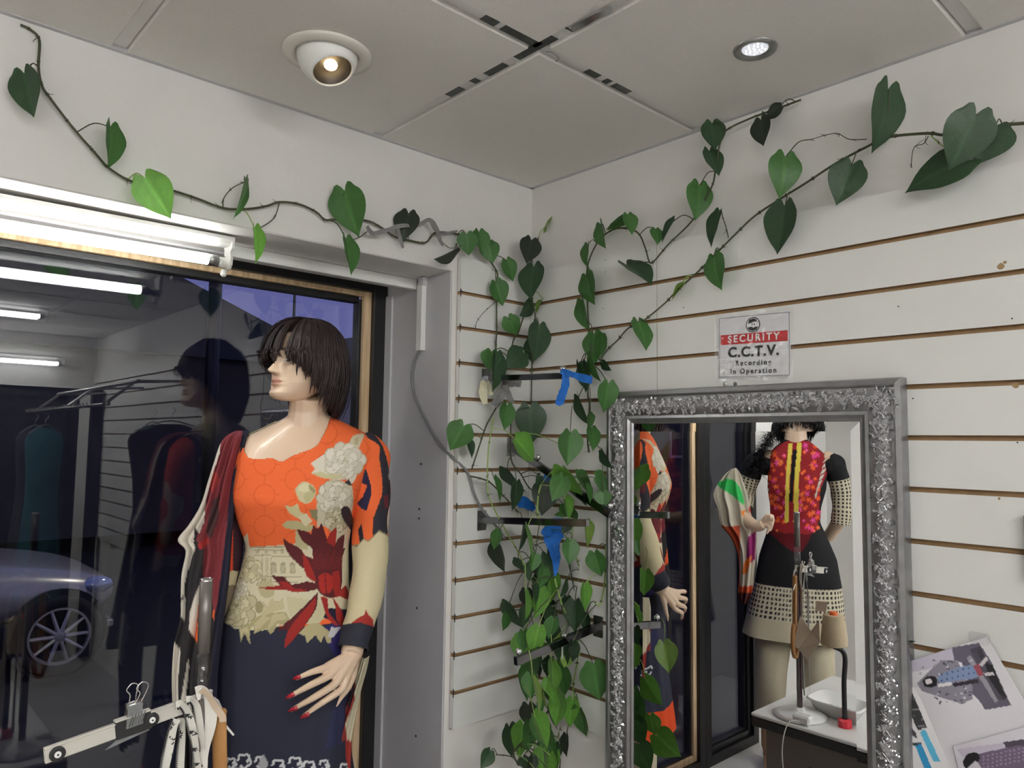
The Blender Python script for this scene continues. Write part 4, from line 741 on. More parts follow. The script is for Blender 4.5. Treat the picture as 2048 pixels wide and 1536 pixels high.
def wig(root, T, m, n, drop, wseed, flare=1., bang=.108, label=None):
    rg = np.random.default_rng(wseed); mb = MB(); E_ = np.array([.090, .084, .094]); C0 = np.array([.004, 0, .104])
    # cap
    V = []; nc = 32
    for i in range(14):
        el = math.pi/2-i*.135
        for j in range(nc):
            a = 2*math.pi*j/nc; k = 1.0 if math.cos(a) < .35 or el > .55 else .90
            z = C0[2]+E_[2]*math.sin(el)*1.02; V.append((C0[0]+E_[0]*math.cos(el)*math.cos(a)*k, E_[1]*math.cos(el)*math.sin(a)*k, z))
    F = [f for f in gridF(14, nc) if not (f[0]//nc > 6 and math.cos(2*math.pi*(f[0] % nc)/nc) > .25)]
    Vt = T(np.array(V)); mb.add(Vt, F)
    for s in range(n):
        ph = rg.uniform(-math.pi, math.pi); front = abs(ph) < .75
        if front and rg.random() < .35: continue
        if front and (-.02 < ph < .20 or .36 < ph < .70) and rg.random() < .95: continue
        r0 = rg.uniform(.02, .9); k = 1+rg.uniform(.04, .18)*flare*(1.0 if abs(ph) > .9 else .75)+(.16 if -1.9 < ph < -.5 else 0)*rg.random()*flare-(.05 if abs(ph) > 2.1 else 0)
        end = bang+rg.normal(0, .012) if front else np.interp(abs(ph), [.75, 1.0, 1.3, 1.65, 2.2, 3.15], [.104, .094, .068, drop[0]+.02, drop[1], drop[2]])+rg.normal(0, .014)
        tw = rg.normal(0, .03 if front else .12); P = []
        els = np.linspace(math.pi/2*(1-r0*.45), 0.12, 7); wob = rg.normal(0, .004, 2)
        for el in els:
            f_ = (math.pi/2-el)/(math.pi/2); kk = 1+(k-1)*min(1, f_*1.4+.25); p = C0+E_*kk*np.array([math.cos(el)*math.cos(ph+tw*f_), math.cos(el)*math.sin(ph+tw*f_), math.sin(el)]); P.append(p)
        d = np.array([math.cos(ph+tw), math.sin(ph+tw)]); z0 = P[-1][2]; zz = np.linspace(z0, end, 6)[1:]
        if end < z0:
            for j, z in enumerate(zz):
                u_ = (j+1)/5; out = .010*math.sin(u_*2.4)*flare-(.022*u_*u_ if not front else .004*u_)
                q = P[6].copy(); q[:2] = P[6][:2]+d*out+wob*u_+np.array([0, 0.]); q[2] = z; P.append(q)
        W_ = [.0015]+[.0042]*(len(P)-2)+[.0008]; Pt = T(np.array(P)); cen = T(np.array([C0]))[0]
        wd = [np.cross(Pt[min(i+1, len(Pt)-1)]-Pt[max(i-1, 0)], Pt[i]-cen+RNG.normal(0, .02, 3)) for i in range(len(Pt))]
        mb.ribbon(Pt, W_, .0005, wdir=wd)
    o = own(mb.build('wig', m, None, True), root); 
    if label: o['label'] = label
    return o
hairM = mat('wig_hair_brown', srgb(50, 38, 38), .5, noise=.35, scale=35, spec=.35); hairB = mat('wig_hair_black', srgb(26, 25, 27), .5, noise=.25, scale=35, spec=.35)
nailM = mat('red_nail_polish', srgb(178, 36, 52), .2, coat=.6)
def remesh(V, F, vox, parts=None):
    me = bpy.data.meshes.new('tmp'); me.from_pydata([tuple(v) for v in V], [], F); o = bpy.data.objects.new('tmp', me); COL.objects.link(o)
    m = o.modifiers.new('r', 'REMESH'); m.mode = 'VOXEL'; m.voxel_size = vox; s = o.modifiers.new('s', 'SMOOTH'); s.factor = .6; s.iterations = 4
    dg = bpy.context.evaluated_depsgraph_get(); e = o.evaluated_get(dg); m2 = bpy.data.meshes.new_from_object(e)
    n = len(m2.vertices); A = np.empty(n*3, np.float32); m2.vertices.foreach_get('co', A); V2 = A.reshape(-1, 3).astype(float); F2 = [tuple(p.vertices) for p in m2.polygons]
    bpy.data.objects.remove(o); return V2, F2
def body(root, fr, rings, arms, hands, hT, hd_, name='body'):
    mb = MB(); V, nr = loft(fr, rings, .012, 48, 2.2); n = len(V); F = gridF(nr, 48); mb.add(V, F+[tuple(range(48))[::-1], tuple(range((nr-1)*48, nr*48))])
    for p, r_ in arms: mb.tube(bez(p, 6), list(np.interp(np.linspace(0, 1, 6*(len(p)-1)+1), np.linspace(0, 1, len(r_)), r_)), 16)
    for H_ in hands:
        for p, r_ in H_:
            q = bez(p, 4); mb.tube(q, list(np.interp(np.linspace(0, 1, len(q)), np.linspace(0, 1, len(r_)), r_)), 10); mb.ball(q[-1], r_[-1], 10); mb.ball(q[0], r_[0], 10)
    V2, F2 = remesh(mb.V, mb.F, .0026); C2 = cols((228, 200, 172), len(V2))
    hv, hc, a, b = hd_; hv = hT(hv); off = len(V2); V3 = np.concatenate([V2, hv]); F3 = F2+[tuple(i+off for i in f) for f in gridF(a, b)]+[tuple(off+i for i in range(b))[::-1]]
    o = mesh(name, V3, F3, MT['skin'], None, True, np.concatenate([C2, hc])); return own(o, root)
HD = head_pts()
# ================================================================== mannequin 1 (orange dress)
F1 = Frame((-.09, -.70, 0), -40)
f1 = lambda x, y, f=0.: F1.at(x, y, f)
M1 = thing('mannequin', 'brown-wigged mannequin in an orange, cream and navy flower print dress in the window', 'mannequin', (-.09, -.70, .2))
RG1 = [(1.705, -.008, .062, .026, -.040), (1.688, -.020, .078, .036, -.050), (1.672, -.050, .112, .044, -.058), (1.655, -.082, .150, .054, -.066), (1.638, -.118, .182, .062, -.072), (1.618, -.155, .200, .072, -.078), (1.59, -.170, .200, .084, -.084), (1.55, -.150, .178, .102, -.088), (1.485, -.138, .158, .124, -.085), (1.43, -.122, .142, .108, -.080), (1.375, -.104, .134, .086, -.075), (1.31, -.118, .136, .084, -.080), (1.18, -.156, .142, .094, -.10), (1.05, -.160, .146, .098, -.105), (.9, -.155, .15, .10, -.105)]
bodyR = [(z, a+.006, b-.006, c-.006, d+.006) for z, a, b, c, d in RG1]
hT1 = hm(f1(612, 805, .018)+np.array([0, 0, -.0]), -88, 2)
hq = lambda x, y, f: F1.at(*tx('h', x, y), f)
k_ = .0001766/2
fing = [([hq(900, 560, .085), hq(640, 700, .12), hq(560, 745, .135), hq(390, 800, .158), hq(205, 880, .160)], [120*k_, 105*k_, 96*k_, 80*k_, 52*k_]),
        ([hq(920, 560, .085), hq(700, 760, .122), hq(610, 850, .136), hq(380, 965, .162), hq(115, 1112, .162)], [130*k_, 115*k_, 104*k_, 90*k_, 56*k_]),
        ([hq(940, 580, .085), hq(780, 830, .118), hq(690, 955, .132), hq(430, 1120, .158), hq(145, 1280, .158)], [130*k_, 115*k_, 104*k_, 90*k_, 56*k_]),
        ([hq(970, 600, .08), hq(850, 860, .108), hq(785, 1015, .120), hq(530, 1190, .146), hq(290, 1365, .148)], [120*k_, 110*k_, 96*k_, 84*k_, 54*k_]),
        ([hq(960, 640, .075), hq(930, 850, .085), hq(860, 1010, .09), hq(790, 1110, .095), hq(722, 1240, .098)], [110*k_, 100*k_, 84*k_, 66*k_, 22*k_]),
        ([hq(930, 520, .075), hq(800, 720, .105), hq(720, 850, .118)], [140*k_, 150*k_, 130*k_]), ([hq(870, 700, .10), hq(830, 900, .108)], [130*k_, 110*k_])]
armL = [F1.P(.165, -.01, 1.60), f1(748, 960, -.01), f1(748, 1070, -.005), f1(738, 1180, .03), hq(960, 380, .062), hq(915, 580, .085)]
armR = [F1.P(-.135, -.01, 1.59), f1(452, 980, .0), f1(446, 1080, .01), f1(430, 1180, .04), f1(410, 1260, .08)]
body(M1, F1, bodyR, [(armL, [.044, .038, .034, .033, .027, .024]), (armR, [.042, .036, .034, .030, .024]),
     ([F1.P(.027, -.006, 1.64), F1.P(.027, -.002, 1.70), f1(618, 790, .010)], [.058, .0455, .046])],
     [fing], hT1, HD)
for (a, b, f) in (((262, 850), (172, 885), .160), ((182, 1072), (80, 1128), .162), ((222, 1250), (115, 1290), .158), ((372, 1330), (262, 1382), .148)):
    p0, p1 = hq(*a, f), hq(*b, f); v = CAM-p0; v /= np.linalg.norm(v); mb = MB(); q = [p0+(p1-p0)*u+v*.0075*(1-.55*u**2) for u in (0, .3, .7, 1.08)]; mb.ribbon(q, [.0085, .0098, .0085, .003], .0022); o = own(mb.build('fingernail', nailM, None, True), M1); o['label'] = 'red painted nail'
wig(M1, hT1, hairM, 2700, (.0, -.012, -.018), 11, 1.05)
fl_ = [f1(528, 745, .0), f1(526, 790, 0), f1(521, 815, 0), f1(527, 832, 0), f1(538, 838, 0), f1(546, 828, 0)]; own(MB().tube(bez(fl_, 5), .0008, 4).build('loose_hair', hairM), M1)
# dress body
DR1 = [(1.70, -.012, .066, .030, -.044)]+RG1[1:-1]+[(.887, -.162, .152, .104, -.108), (.80, -.172, .168, .112, -.114), (.65, -.190, .192, .130, -.128)]
fold1 = lambda t, z: .022*np.clip((1.15-z)/.5, 0, 1)*np.sin(t*9+z*2)+.006*np.sin(t*5+z*11)*(z < 1.5)+.010*np.clip((1.2-z)/.3, 0, 1)*np.sin(t*17+z*3)
NC = 430; V, nr = loft(F1, DR1, .0023, NC, 2.2, fold1); F = gridF(nr, NC); N = gnorm(V, nr, NC)
cen = V.reshape(nr, NC, 3).mean(1).repeat(NC, 0); 
if np.einsum('ij,ij->i', N, V-cen).mean() < 0: N = -N
ok = face_ok(V, N); Q = pix(V); C = cols(ORG, len(V)); z = V[:, 2]; A_ = np.ones(len(V), bool)
# own print of the dress, front
gx, gy = (Q[:, 0]-560) % 62-31, (Q[:, 1]-990+((Q[:, 0]-560)//62 % 2)*31) % 62-31; rr = np.hypot(gx, gy); C[ok & ((np.abs(rr-21) < 1.2) | ((np.abs(gx) < 1) & (rr > 21)) | ((np.abs(gy) < 1) & (rr > 21)))] = srgb(222, 96, 48)
C[z < 1.205] = srgb(*NAVY)
lay(C, Q, ok, None, [(495, 1066), (499, 1094), (570, 1090), (600, 1086), (660, 1080), (715, 1040), (715, 1160), (705, 1222), (680, 1228), (640, 1240), (600, 1250), (560, 1252), (520, 1262), (470, 1258), (436, 1230), (425, 1200), (455, 1130), (478, 1086)], (214, 206, 176))
lay(C, Q, ok, None, [(640, 1255), (700, 1240), (690, 1330), (668, 1310)], VIO); lay(C, Q, ok, None, [(665, 1420), (700, 1350), (700, 1480), (650, 1500)], (46, 48, 78))
LN = (168, 158, 128)
for r_ in ((455, 300, 840, 312), (500, 335, 840, 342), (500, 395, 700, 402), (590, 430, 600, 690), (635, 430, 642, 690), (655, 430, 662, 700), (690, 420, 697, 700), (700, 412, 1000, 418), (500, 640, 1050, 646), (600, 700, 1000, 704), (600, 930, 830, 934), (600, 955, 830, 959), (610, 980, 800, 984)):
    lay(C, Q, ok, 'b', [(r_[0], r_[1]), (r_[2], r_[1]), (r_[2], r_[3]+6), (r_[0], r_[3]+6)], LN)
for x in (725, 830, 940):
    lay(C, Q, ok, 'b', [(x-30, 610), (x-30, 500), (x, 470), (x+30, 500), (x+30, 610)], LN); lay(C, Q, ok, 'b', [(x-20, 600), (x-20, 510), (x+20, 510), (x+20, 600)], (186, 178, 148)); 
for x in (520, 620, 720, 800): lay(C, Q, ok, 'b', [(x, 350), (x+40, 350), (x+40, 385), (x, 385)], (188, 180, 150))
flower(C, Q, ok, 500, 1140, 24, CRM, 9, 2, seed=3); flower(C, Q, ok, 530, 1172, 15, CR2, 7, 2, seed=4)
jag = [(330, 1230), (400, 1200), (480, 1160), (540, 1100), (620, 1060), (700, 1060), (850, 1040), (930, 1150), (860, 1200), (760, 1180), (730, 1270), (690, 1300), (640, 1240), (600, 1250), (500, 1295), (500, 1200), (465, 1215), (450, 1320), (462, 1425), (390, 1290), (350, 1390)]
lay(C, Q, ok, 'b', jag, (176, 166, 124)); 
for p in ([(500, 1180), (600, 1090), (690, 1110), (600, 1200), (520, 1270)], [(700, 1080), (840, 1060), (880, 1130), (760, 1150), (660, 1250)], [(340, 1250), (420, 1210), (450, 1300), (380, 1270), (352, 1360)], [(600, 1100), (560, 1000), (640, 1010), (700, 880), (760, 950), (830, 880), (850, 1010), (740, 1040)]): lay(C, Q, ok, 'b', p, (198, 188, 148))
flower(C, Q, ok, 473, 1214, 37, CRM, 12, 4, 1.05, seed=1); flower(C, Q, ok, 474, 1178, 20, IV, 9, 3, seed=2)
lay(C, Q, ok, 'b', [(560, 720), (620, 700), (700, 710), (740, 780), (720, 860), (640, 890), (575, 850), (550, 790)], (186, 176, 138), 3); lay(C, Q, ok, 'b', [(520, 950), (560, 920), (605, 960), (600, 1030), (555, 1065), (515, 1010)], (160, 150, 112), 3)
lay(C, Q, ok, 'b', [(1010, 1290), (1100, 1200), (1150, 1150), (1250, 1180), (1370, 1280), (1380, 1400), (1340, 1410), (1300, 1310), (1265, 1400), (1200, 1310), (1105, 1400), (1080, 1320)], (184, 174, 132)); lay(C, Q, ok, 'b', [(1380, 1210), (1430, 1230), (1500, 1215), (1440, 1290), (1400, 1340), (1340, 1330)], (206, 204, 206))
lay(C, Q, ok, 'b', [(870, 870), (1100, 900), (1250, 930), (1330, 1050), (1250, 1170), (1150, 1180), (1000, 1180), (900, 1080)], (204, 196, 160)); lay(C, Q, ok, 'b', [(1340, 1000), (1580, 1020), (1580, 1280), (1500, 1200), (1290, 1110)], (34, 32, 52))
# upper flowers
lay(C, Q, ok, 'a', [(480, 515), (550, 460), (650, 400), (740, 390), (790, 340), (880, 350), (990, 305), (1065, 350), (1060, 520), (1010, 700), (960, 770), (900, 700), (760, 700), (650, 690), (490, 630), (535, 575)], IV[0]); flower(C, Q, ok, 690, 922, 38, [(226, 220, 206), (212, 206, 188), (186, 178, 150)], 10, 3, .8, seed=5)
lay(C, Q, ok, 'a', [(490, 630), (600, 610), (700, 650), (840, 640), (860, 690), (700, 700), (600, 680)], (204, 196, 152)); lay(C, Q, ok, 'a', [(940, 260), (980, 190), (1050, 165), (1115, 165), (1080, 260), (1040, 335), (975, 290)], (206, 196, 164), 2); lay(C, Q, ok, 'a', [(990, 220), (1050, 200), (1040, 300), (1000, 280)], (182, 172, 136))
lay(C, Q, ok, 'a', [(600, 800), (680, 720), (780, 690), (900, 740), (975, 790), (985, 960), (960, 1180), (925, 1290), (905, 1450), (860, 1536), (780, 1400), (700, 1290), (640, 1250), (555, 1265), (550, 1020), (575, 900)], (200, 192, 166)); flower(C, Q, ok, 670, 998, 33, IV, 10, 4, 1.1, seed=6); flower(C, Q, ok, 672, 1040, 22, [(206, 198, 172), (178, 168, 138), (128, 118, 92)], 9, 3, 1.2, seed=8)
lay(C, Q, ok, 'a', [(880, 740), (930, 700), (975, 770), (930, 770)], (46, 42, 44))
lay(C, Q, ok, 'a', [(835, 1060), (890, 1015), (950, 1060), (1000, 1250), (985, 1330), (900, 1230), (850, 1140)], (52, 40, 44), 2)
lay(C, Q, ok, 'a', [(295, 820), (350, 750), (430, 730), (520, 790), (540, 870), (490, 960), (420, 990), (340, 940)], (200, 192, 152), 3); lay(C, Q, ok, 'a', [(350, 780), (430, 740), (480, 800), (420, 850), (340, 830)], (216, 208, 172), 2); lay(C, Q, ok, 'a', [(450, 760), (520, 800), (535, 870), (470, 820)], (150, 142, 100), 2); lay(C, Q, ok, 'a', [(420, 860), (530, 860), (480, 950), (420, 980), (400, 900)], (184, 176, 134), 2)
for p, c_ in (([(165, 1000), (260, 1030), (320, 985), (365, 1090), (440, 1120), (400, 1180), (330, 1160), (240, 1110)], (202, 192, 148)), ([(140, 1245), (200, 1190), (330, 1190), (420, 1240), (520, 1230), (480, 1320), (330, 1300), (200, 1285)], (184, 174, 130)), ([(330, 1150), (430, 1100), (500, 1200), (420, 1260)], (214, 206, 170)), ([(300, 1310), (400, 1320), (470, 1420), (440, 1536), (300, 1500)], (190, 180, 140)), ([(470, 1065), (560, 1060), (560, 1200), (490, 1150)], (130, 124, 90))): lay(C, Q, ok, 'a', p, c_)
# the dark red flower
pet = [([(835, 210), (900, 260), (1050, 345), (1085, 550), (1000, 500), (900, 390), (850, 300)], 0), ([(990, 110), (1100, 130), (1180, 200), (1200, 330), (1120, 290), (1040, 220)], 0), ([(1175, 60), (1240, 100), (1265, 30), (1310, 150), (1340, 330), (1160, 330), (1150, 180)], 0), ([(1440, 80), (1430, 300), (1360, 420), (1320, 330), (1340, 200), (1390, 120)], 1), ([(1530, 160), (1520, 300), (1450, 480), (1400, 380), (1450, 220)], 0),
       ([(1150, 260), (1330, 250), (1450, 330), (1540, 320), (1500, 440), (1505, 700), (1450, 880), (1300, 870), (1225, 800), (1190, 700), (1100, 640), (1060, 400), (1170, 440)], 0), ([(1060, 370), (1130, 480), (1210, 700), (1100, 640), (1060, 500)], 1), ([(700, 632), (850, 650), (930, 735), (1100, 700), (1215, 730), (1210, 790), (1000, 825), (880, 800), (790, 740)], 0), ([(780, 700), (880, 700), (960, 780), (1120, 790), (1000, 825), (880, 800)], 1), ([(560, 770), (800, 748), (860, 790), (700, 795)], 1),
       ([(1230, 820), (1210, 1000), (1080, 1200), (845, 1470), (880, 1250), (760, 1265), (980, 1070), (1100, 950)], 0), ([(1200, 880), (1190, 1010), (1070, 1200), (845, 1470), (890, 1260), (1040, 1060)], 1), ([(1260, 880), (1340, 890), (1350, 1050), (1465, 1195), (1400, 1185), (1320, 1080)], 1), ([(1380, 860), (1500, 1030), (1530, 1170), (1535, 1270), (1440, 1130), (1430, 1000)], 1), ([(1410, 890), (1545, 740), (1580, 905), (1480, 870)], 1), ([(1390, 600), (1470, 580), (1480, 780), (1440, 890), (1400, 760)], 1)]
for p, t_ in pet: lay(C, Q, ok, 'b', p, (RED if t_ else MAR), 2)
lay(C, Q, ok, 'b', [(1235, 640), (1310, 600), (1385, 640), (1395, 780), (1330, 840), (1250, 800)], (164, 44, 38), 3); lay(C, Q, ok, 'b', [(1305, 620), (1315, 620), (1330, 830), (1318, 830)], MAR)
for i in range(16): x = 1180+i*20; lay(C, Q, ok, 'b', [(x, 560), (x+(i-8)*4, 420-(i % 3)*40), (x+7+(i-8)*4, 420-(i % 3)*40), (x+8, 560)], (124, 38, 40))
# scroll lace print, hem band and back of the dress
def scroll(cx, cy, r): 
    th = np.arctan2(Q[:, 1]-cy, Q[:, 0]-cx); d = np.hypot(Q[:, 0]-cx, Q[:, 1]-cy); C[ok & (np.abs(d-r-1.2*np.sin(th*5)) < 2.4) & (th < 2.3)] = srgb(212, 212, 214); C[ok & (np.hypot(Q[:, 0]-cx-r*.55, Q[:, 1]-cy) < 3.4)] = srgb(212, 212, 214)
for x, y, r_ in ((462, 1526, 9), (488, 1522, 13), (520, 1524, 10), (556, 1532, 12), (590, 1528, 13), (618, 1535, 12), (648, 1530, 9), (690, 1538, 10), (475, 1548, 11), (540, 1552, 12), (610, 1556, 13)): scroll(x, y, r_)
lay(C, Q, ok, None, [(526, 1508), (536, 1526), (528, 1545), (517, 1528)], (170, 170, 172), 2)
C[z < .74] = srgb(222, 78, 34)
ang = np.arctan2((V-F1.O)@F1.f, (V-F1.O)@F1.s); bk = ~ok
zz = z+.03*np.sin(ang*5); C[bk & (zz > 1.42)] = srgb(206, 196, 160); C[bk & (zz > 1.42) & (np.sin(ang*9+z*30) > .5)] = srgb(180, 170, 134); C[bk & (zz <= 1.42) & (zz > 1.18)] = srgb(132, 44, 40); C[bk & (zz > 1.2) & (zz < 1.3) & (np.sin(ang*7+z*40) > .3)] = srgb(200, 190, 160); C[bk & (zz <= 1.18) & (z > .74)] = srgb(*NAVY)
lc = bk & (z < .98) & (z > .80); lw = np.sin(ang*16)*np.cos((z-.89)*70)+.5*np.sin(ang*37+z*60); C[lc & (lw > .62)] = srgb(210, 210, 212)
# neckline: open the cloth over the chest
neck = smoothpoly([(480, 830), (490, 905), (515, 917), (545, 915), (563, 922), (590, 908), (625, 896), (640, 880), (659, 838), (665, 800), (480, 800)], 3)
inn = (inpoly(Q, neck) & ok) | (z > 1.683) | ((z > 1.655) & ~ok & (np.abs((V-F1.O)@F1.s-.03) < .075))
F = [f for f in F if not (inn[f[0]] or inn[f[1]] or inn[f[2]] or inn[f[3]])]
d1 = own(mesh('dress', V, F, MT['cloth'], None, True, C), M1); so = d1.modifiers.new('t', 'SOLIDIFY'); so.thickness = .0018; so.offset = -1
# sleeves
def sleeve(pts, rads, paint, name='sleeve', root=M1, nc=150, n=44, mirror=False, up=(0, 0.3, .1)):
    V, nr = tubegrid(pts, rads, nc, np.array(up), n); Vr = V.reshape(nr, nc, 3); cen = Vr.mean(1, keepdims=True)
    tt = np.linspace(0, 1, nr)[:, None]; th = np.arange(nc)[None]/nc*6.283; k = 1+.05*np.sin(th*3+tt*23)*np.sin(tt*9)+.03*np.sin(th*2-tt*40); Vr = cen+(Vr-cen)*k[..., None]; V = Vr.reshape(-1, 3)
    N = V-cen.repeat(nc, 1).reshape(-1, 3); ok = face_ok(V, N, mirror); Q = pix(V, mirror); C = paint(V, Q, ok, nr, nc)
    o = own(mesh(name, V, gridF(nr, nc), MT['cloth'], None, True, C), root); s_ = o.modifiers.new('t', 'SOLIDIFY'); s_.thickness = .0016; s_.offset = -1; return o
def paintL(V, Q, ok, nr, nc):
    C = cols(ORG, len(V)); 
    lay(C, Q, ok, 'a', [(1120, 100), (1240, 180), (1330, 310), (1390, 500), (1420, 760), (1430, 1330), (1290, 1300), (1215, 1370), (1225, 1150), (1320, 900), (1325, 700), (1290, 450), (1300, 330), (1240, 260), (1120, 190)], (46, 44, 52), 2)
    lay(C, Q, ok, 'a', [(1050, 520), (1140, 590), (1190, 760), (1195, 900), (1140, 1075), (1070, 1040), (1030, 985), (1100, 900), (1150, 770), (1040, 730)], (40, 38, 66)); lay(C, Q, ok, 'a', [(1040, 1300), (1080, 1220), (1110, 1400), (1060, 1460)], (44, 42, 52)); lay(C, Q, ok, 'a', [(1340, 900), (1400, 880), (1400, 1040), (1360, 1050)], (96, 38, 44))
    cream = (Q[:, 1] > np.interp(Q[:, 0], [715, 728, 736, 745, 758, 776, 790], [1090, 1076, 1082, 1074, 1060, 1070, 1062])); C[cream] = srgb(214, 202, 164)
    C[cream & (Q[:, 1] < np.interp(Q[:, 0], [715, 728, 736, 745, 758, 776, 790], [1093, 1079, 1085, 1077, 1063, 1073, 1065]))] = srgb(150, 140, 108)
    lay(C, Q, ok, None, [(700, 1250), (704, 1245), (716, 1236), (729, 1229), (732, 1220), (737, 1229), (746, 1239), (748, 1262)], (160, 52, 44))
    cf = (Q[:, 1] > np.interp(Q[:, 0], [690, 698, 722, 752, 762], [1249, 1247, 1245, 1256, 1262])); C[cf] = srgb(46, 48, 58)
    C[~ok & (Q[:, 1] < 1065)] = srgb(200, 190, 158); C[~ok & (Q[:, 1] < 960)] = srgb(228, 92, 40)
    return C
sleeve([F1.P(.145, -.012, 1.628), F1.P(.172, -.012, 1.595), f1(741, 960, -.01), f1(742, 1070, -.005), f1(734, 1180, .03), hq(990, 240, .055), hq(938, 500, .078)], [.030, .050, .047, .043, .040, .0345, .0335], paintL)
def paintR(V, Q, ok, nr, nc):
    C = cols((206, 70, 40), len(V)); C[Q[:, 0] > 466] = srgb(60, 36, 44); C[Q[:, 1] > 1142] = srgb(196, 184, 150); C[Q[:, 1] > 1170] = srgb(120, 106, 88); return C
sleeve([F1.P(-.120, -.012, 1.612), F1.P(-.142, -.008, 1.585), f1(458, 980, .0), f1(452, 1080, .01), f1(436, 1180, .04), f1(414, 1250, .075)], [.030, .044, .042, .040, .036, .030], paintR)
# trousers and feet of mannequin 1
tm_ = mat('beige_trouser_cloth', srgb(206, 196, 168), .85, noise=.06, scale=60, bump=.2); sk2 = mat('mannequin_leg_skin', srgb(196, 156, 118), .4)
def legs(root, fr, z0, z1, cx, wide, cloth):
    for s in (-1, 1):
        own(MB().tube([fr.P(cx+s*wide*.8, -.01, z0), fr.P(cx+s*wide, -.005, (z0+z1)/2), fr.P(cx+s*wide*1.1, 0, z1)], [.085, .070, .062], 24).build('trouser_leg', cloth, None, True), root)
        a = fr.P(cx+s*wide*1.1, -.01, 0); mb = MB().tube(bez([a+[0, 0, z1+.05], a+[0, 0, z1-.02], a+[0, 0, .275], a+[0, 0, .235]], 4), [.043]*5+[.036]*4+[.030]*4, 16); mb.tube([a+fr.f*-.03+[0, 0, .228], a+fr.f*.05+[0, 0, .224], a+fr.f*.14+[0, 0, .214]], [.026, .028, .014], 12, flat=1); own(mb.build('foot', sk2, None, True), root)
legs(M1, F1, .72, .42, 0, .075, tm_)
own(MB().lathe([(.16, 0), (.165, .004), (.16, .008), (.02, .009)], (-.09, -.70, .2005), n=40).build('base_plate', MT['glass']), M1)
# ------------------------------------------------------------------ draped scarf cloths
def drape(name, label, rows, fr, mirror, paint, nfold, amp, cat='scarf', nc=70, n=9, seed=0):
    A = np.array([r[:5] for r in rows], float); RR = np.array(bez(A, n)); V = []; nr = len(RR)
    for i, (xl, yl, xr, yr, f) in enumerate(RR):
        L_, R_ = fr.at(xl, yl, f, mirror), fr.at(xr, yr, f, mirror)
        for j in range(nc):
            u = j/(nc-1); e = math.sin(math.pi*u)**.3; w = amp*(math.sin(u*nfold*6.283+i*.03+seed)+.5*math.sin(u*nfold*11+i*.07+1))*min(1, i/12+.2)*e
            V.append(L_+(R_-L_)*u+fr.f*(w-.018*(2*u-1)**2))
    V = np.array(V); Q = pix(V, mirror); C = paint(V, Q, np.ones(len(V), bool)); o = mesh(name, V, gridF(nr, nc, False), MT['cloth'], None, True, C); s_ = o.modifiers.new('t', 'SOLIDIFY'); s_.thickness = .0012; return tag(o, label, cat)
def paintS(V, Q, ok):
    C = cols((44, 41, 43), len(V)); W_ = (216, 208, 194)
    lay(C, Q, ok, None, [(492, 860), (468, 960), (460, 1050), (452, 1130), (440, 1190), (428, 1230), (420, 1180), (404, 1150), (408, 1100), (392, 1080), (402, 1030), (412, 960), (436, 888), (462, 862)], (122, 50, 56)); lay(C, Q, ok, None, [(425, 1000), (440, 990), (436, 1040), (420, 1080), (412, 1060)], (70, 44, 46)); lay(C, Q, ok, None, [(415, 960), (430, 940), (440, 960), (425, 985)], (160, 62, 60)); lay(C, Q, ok, None, [(395, 1090), (415, 1072), (418, 1085), (400, 1100)], (150, 40, 40))
    for p in ([(443, 880), (425, 900), (405, 960), (385, 1010), (375, 1048), (407, 1048), (412, 1000), (425, 950), (440, 905)],): lay(C, Q, ok, None, p, W_)
    for p in ([(265, -10), (90, 170), (200, 280), (130, 430), (120, 560), (150, 700), (215, 620), (200, 600), (235, 420), (250, 420), (300, 240), (285, 190), (300, 50), (335, 125), (375, -10)], [(205, 640), (220, 680), (215, 870), (150, 790)], [(90, 995), (175, 1110), (155, 1360), (160, 1600), (40, 1600), (40, 1320), (60, 1100)], [(350, 510), (335, 640), (300, 1010), (285, 1010), (245, 920), (255, 780)], [(235, 1165), (250, 1250), (225, 1440), (220, 1600), (175, 1600), (200, 1400), (225, 1250)]): lay(C, Q, ok, 's', p, W_)
    lay(C, Q, ok, 's', [(335, 640), (348, 640), (365, 1060), (345, 1080), (296, 1020)], (232, 100, 50)); lay(C, Q, ok, 's', [(345, 760), (360, 760), (360, 840), (348, 820)], (50, 44, 46)); lay(C, Q, ok, 's', [(452, 770), (466, 770), (462, 850), (450, 840)], (232, 100, 50))
    e = np.interp(Q[:, 1], [860, 950, 1040, 1100, 1180, 1300, 1380, 1560], [488, 466, 457, 450, 440, 428, 420, 412]); C[Q[:, 0] > e-2] = srgb(34, 34, 50); return C
scf = drape('dupatta_scarf', 'long maroon, black and cream scarf draped over the shoulder of the orange-dress mannequin', [(468, 862, 494, 862, -.03), (450, 872, 492, 866, .03), (436, 890, 487, 880, .062), (424, 925, 478, 920, .078), (411, 965, 470, 960, .082), (396, 1012, 465, 1005, .085), (372, 1052, 461, 1045, .088), (350, 1082, 458, 1080, .09), (366, 1104, 456, 1104, .092), (358, 1150, 453, 1150, .096), (356, 1195, 448, 1195, .10), (355, 1240, 442, 1240, .105), (342, 1292, 436, 1292, .11), (337, 1350, 430, 1350, .115), (338, 1410, 428, 1410, .12), (344, 1480, 424, 1480, .12), (350, 1560, 420, 1560, .12), (356, 1640, 418, 1640, .12)], F1, False, paintS, 3, .010)
def paintT(V, Q, ok):
    C = cols((206, 196, 168), len(V)); lay(C, Q, ok, None, [(665, 1420), (690, 1380), (715, 1330), (708, 1400), (690, 1450), (700, 1560), (650, 1560)], (138, 48, 42)); lay(C, Q, ok, None, [(700, 1370), (712, 1345), (706, 1400), (695, 1420)], (60, 46, 50)); C[(Q[:, 1] > 1480)] = srgb(146, 46, 40); return C
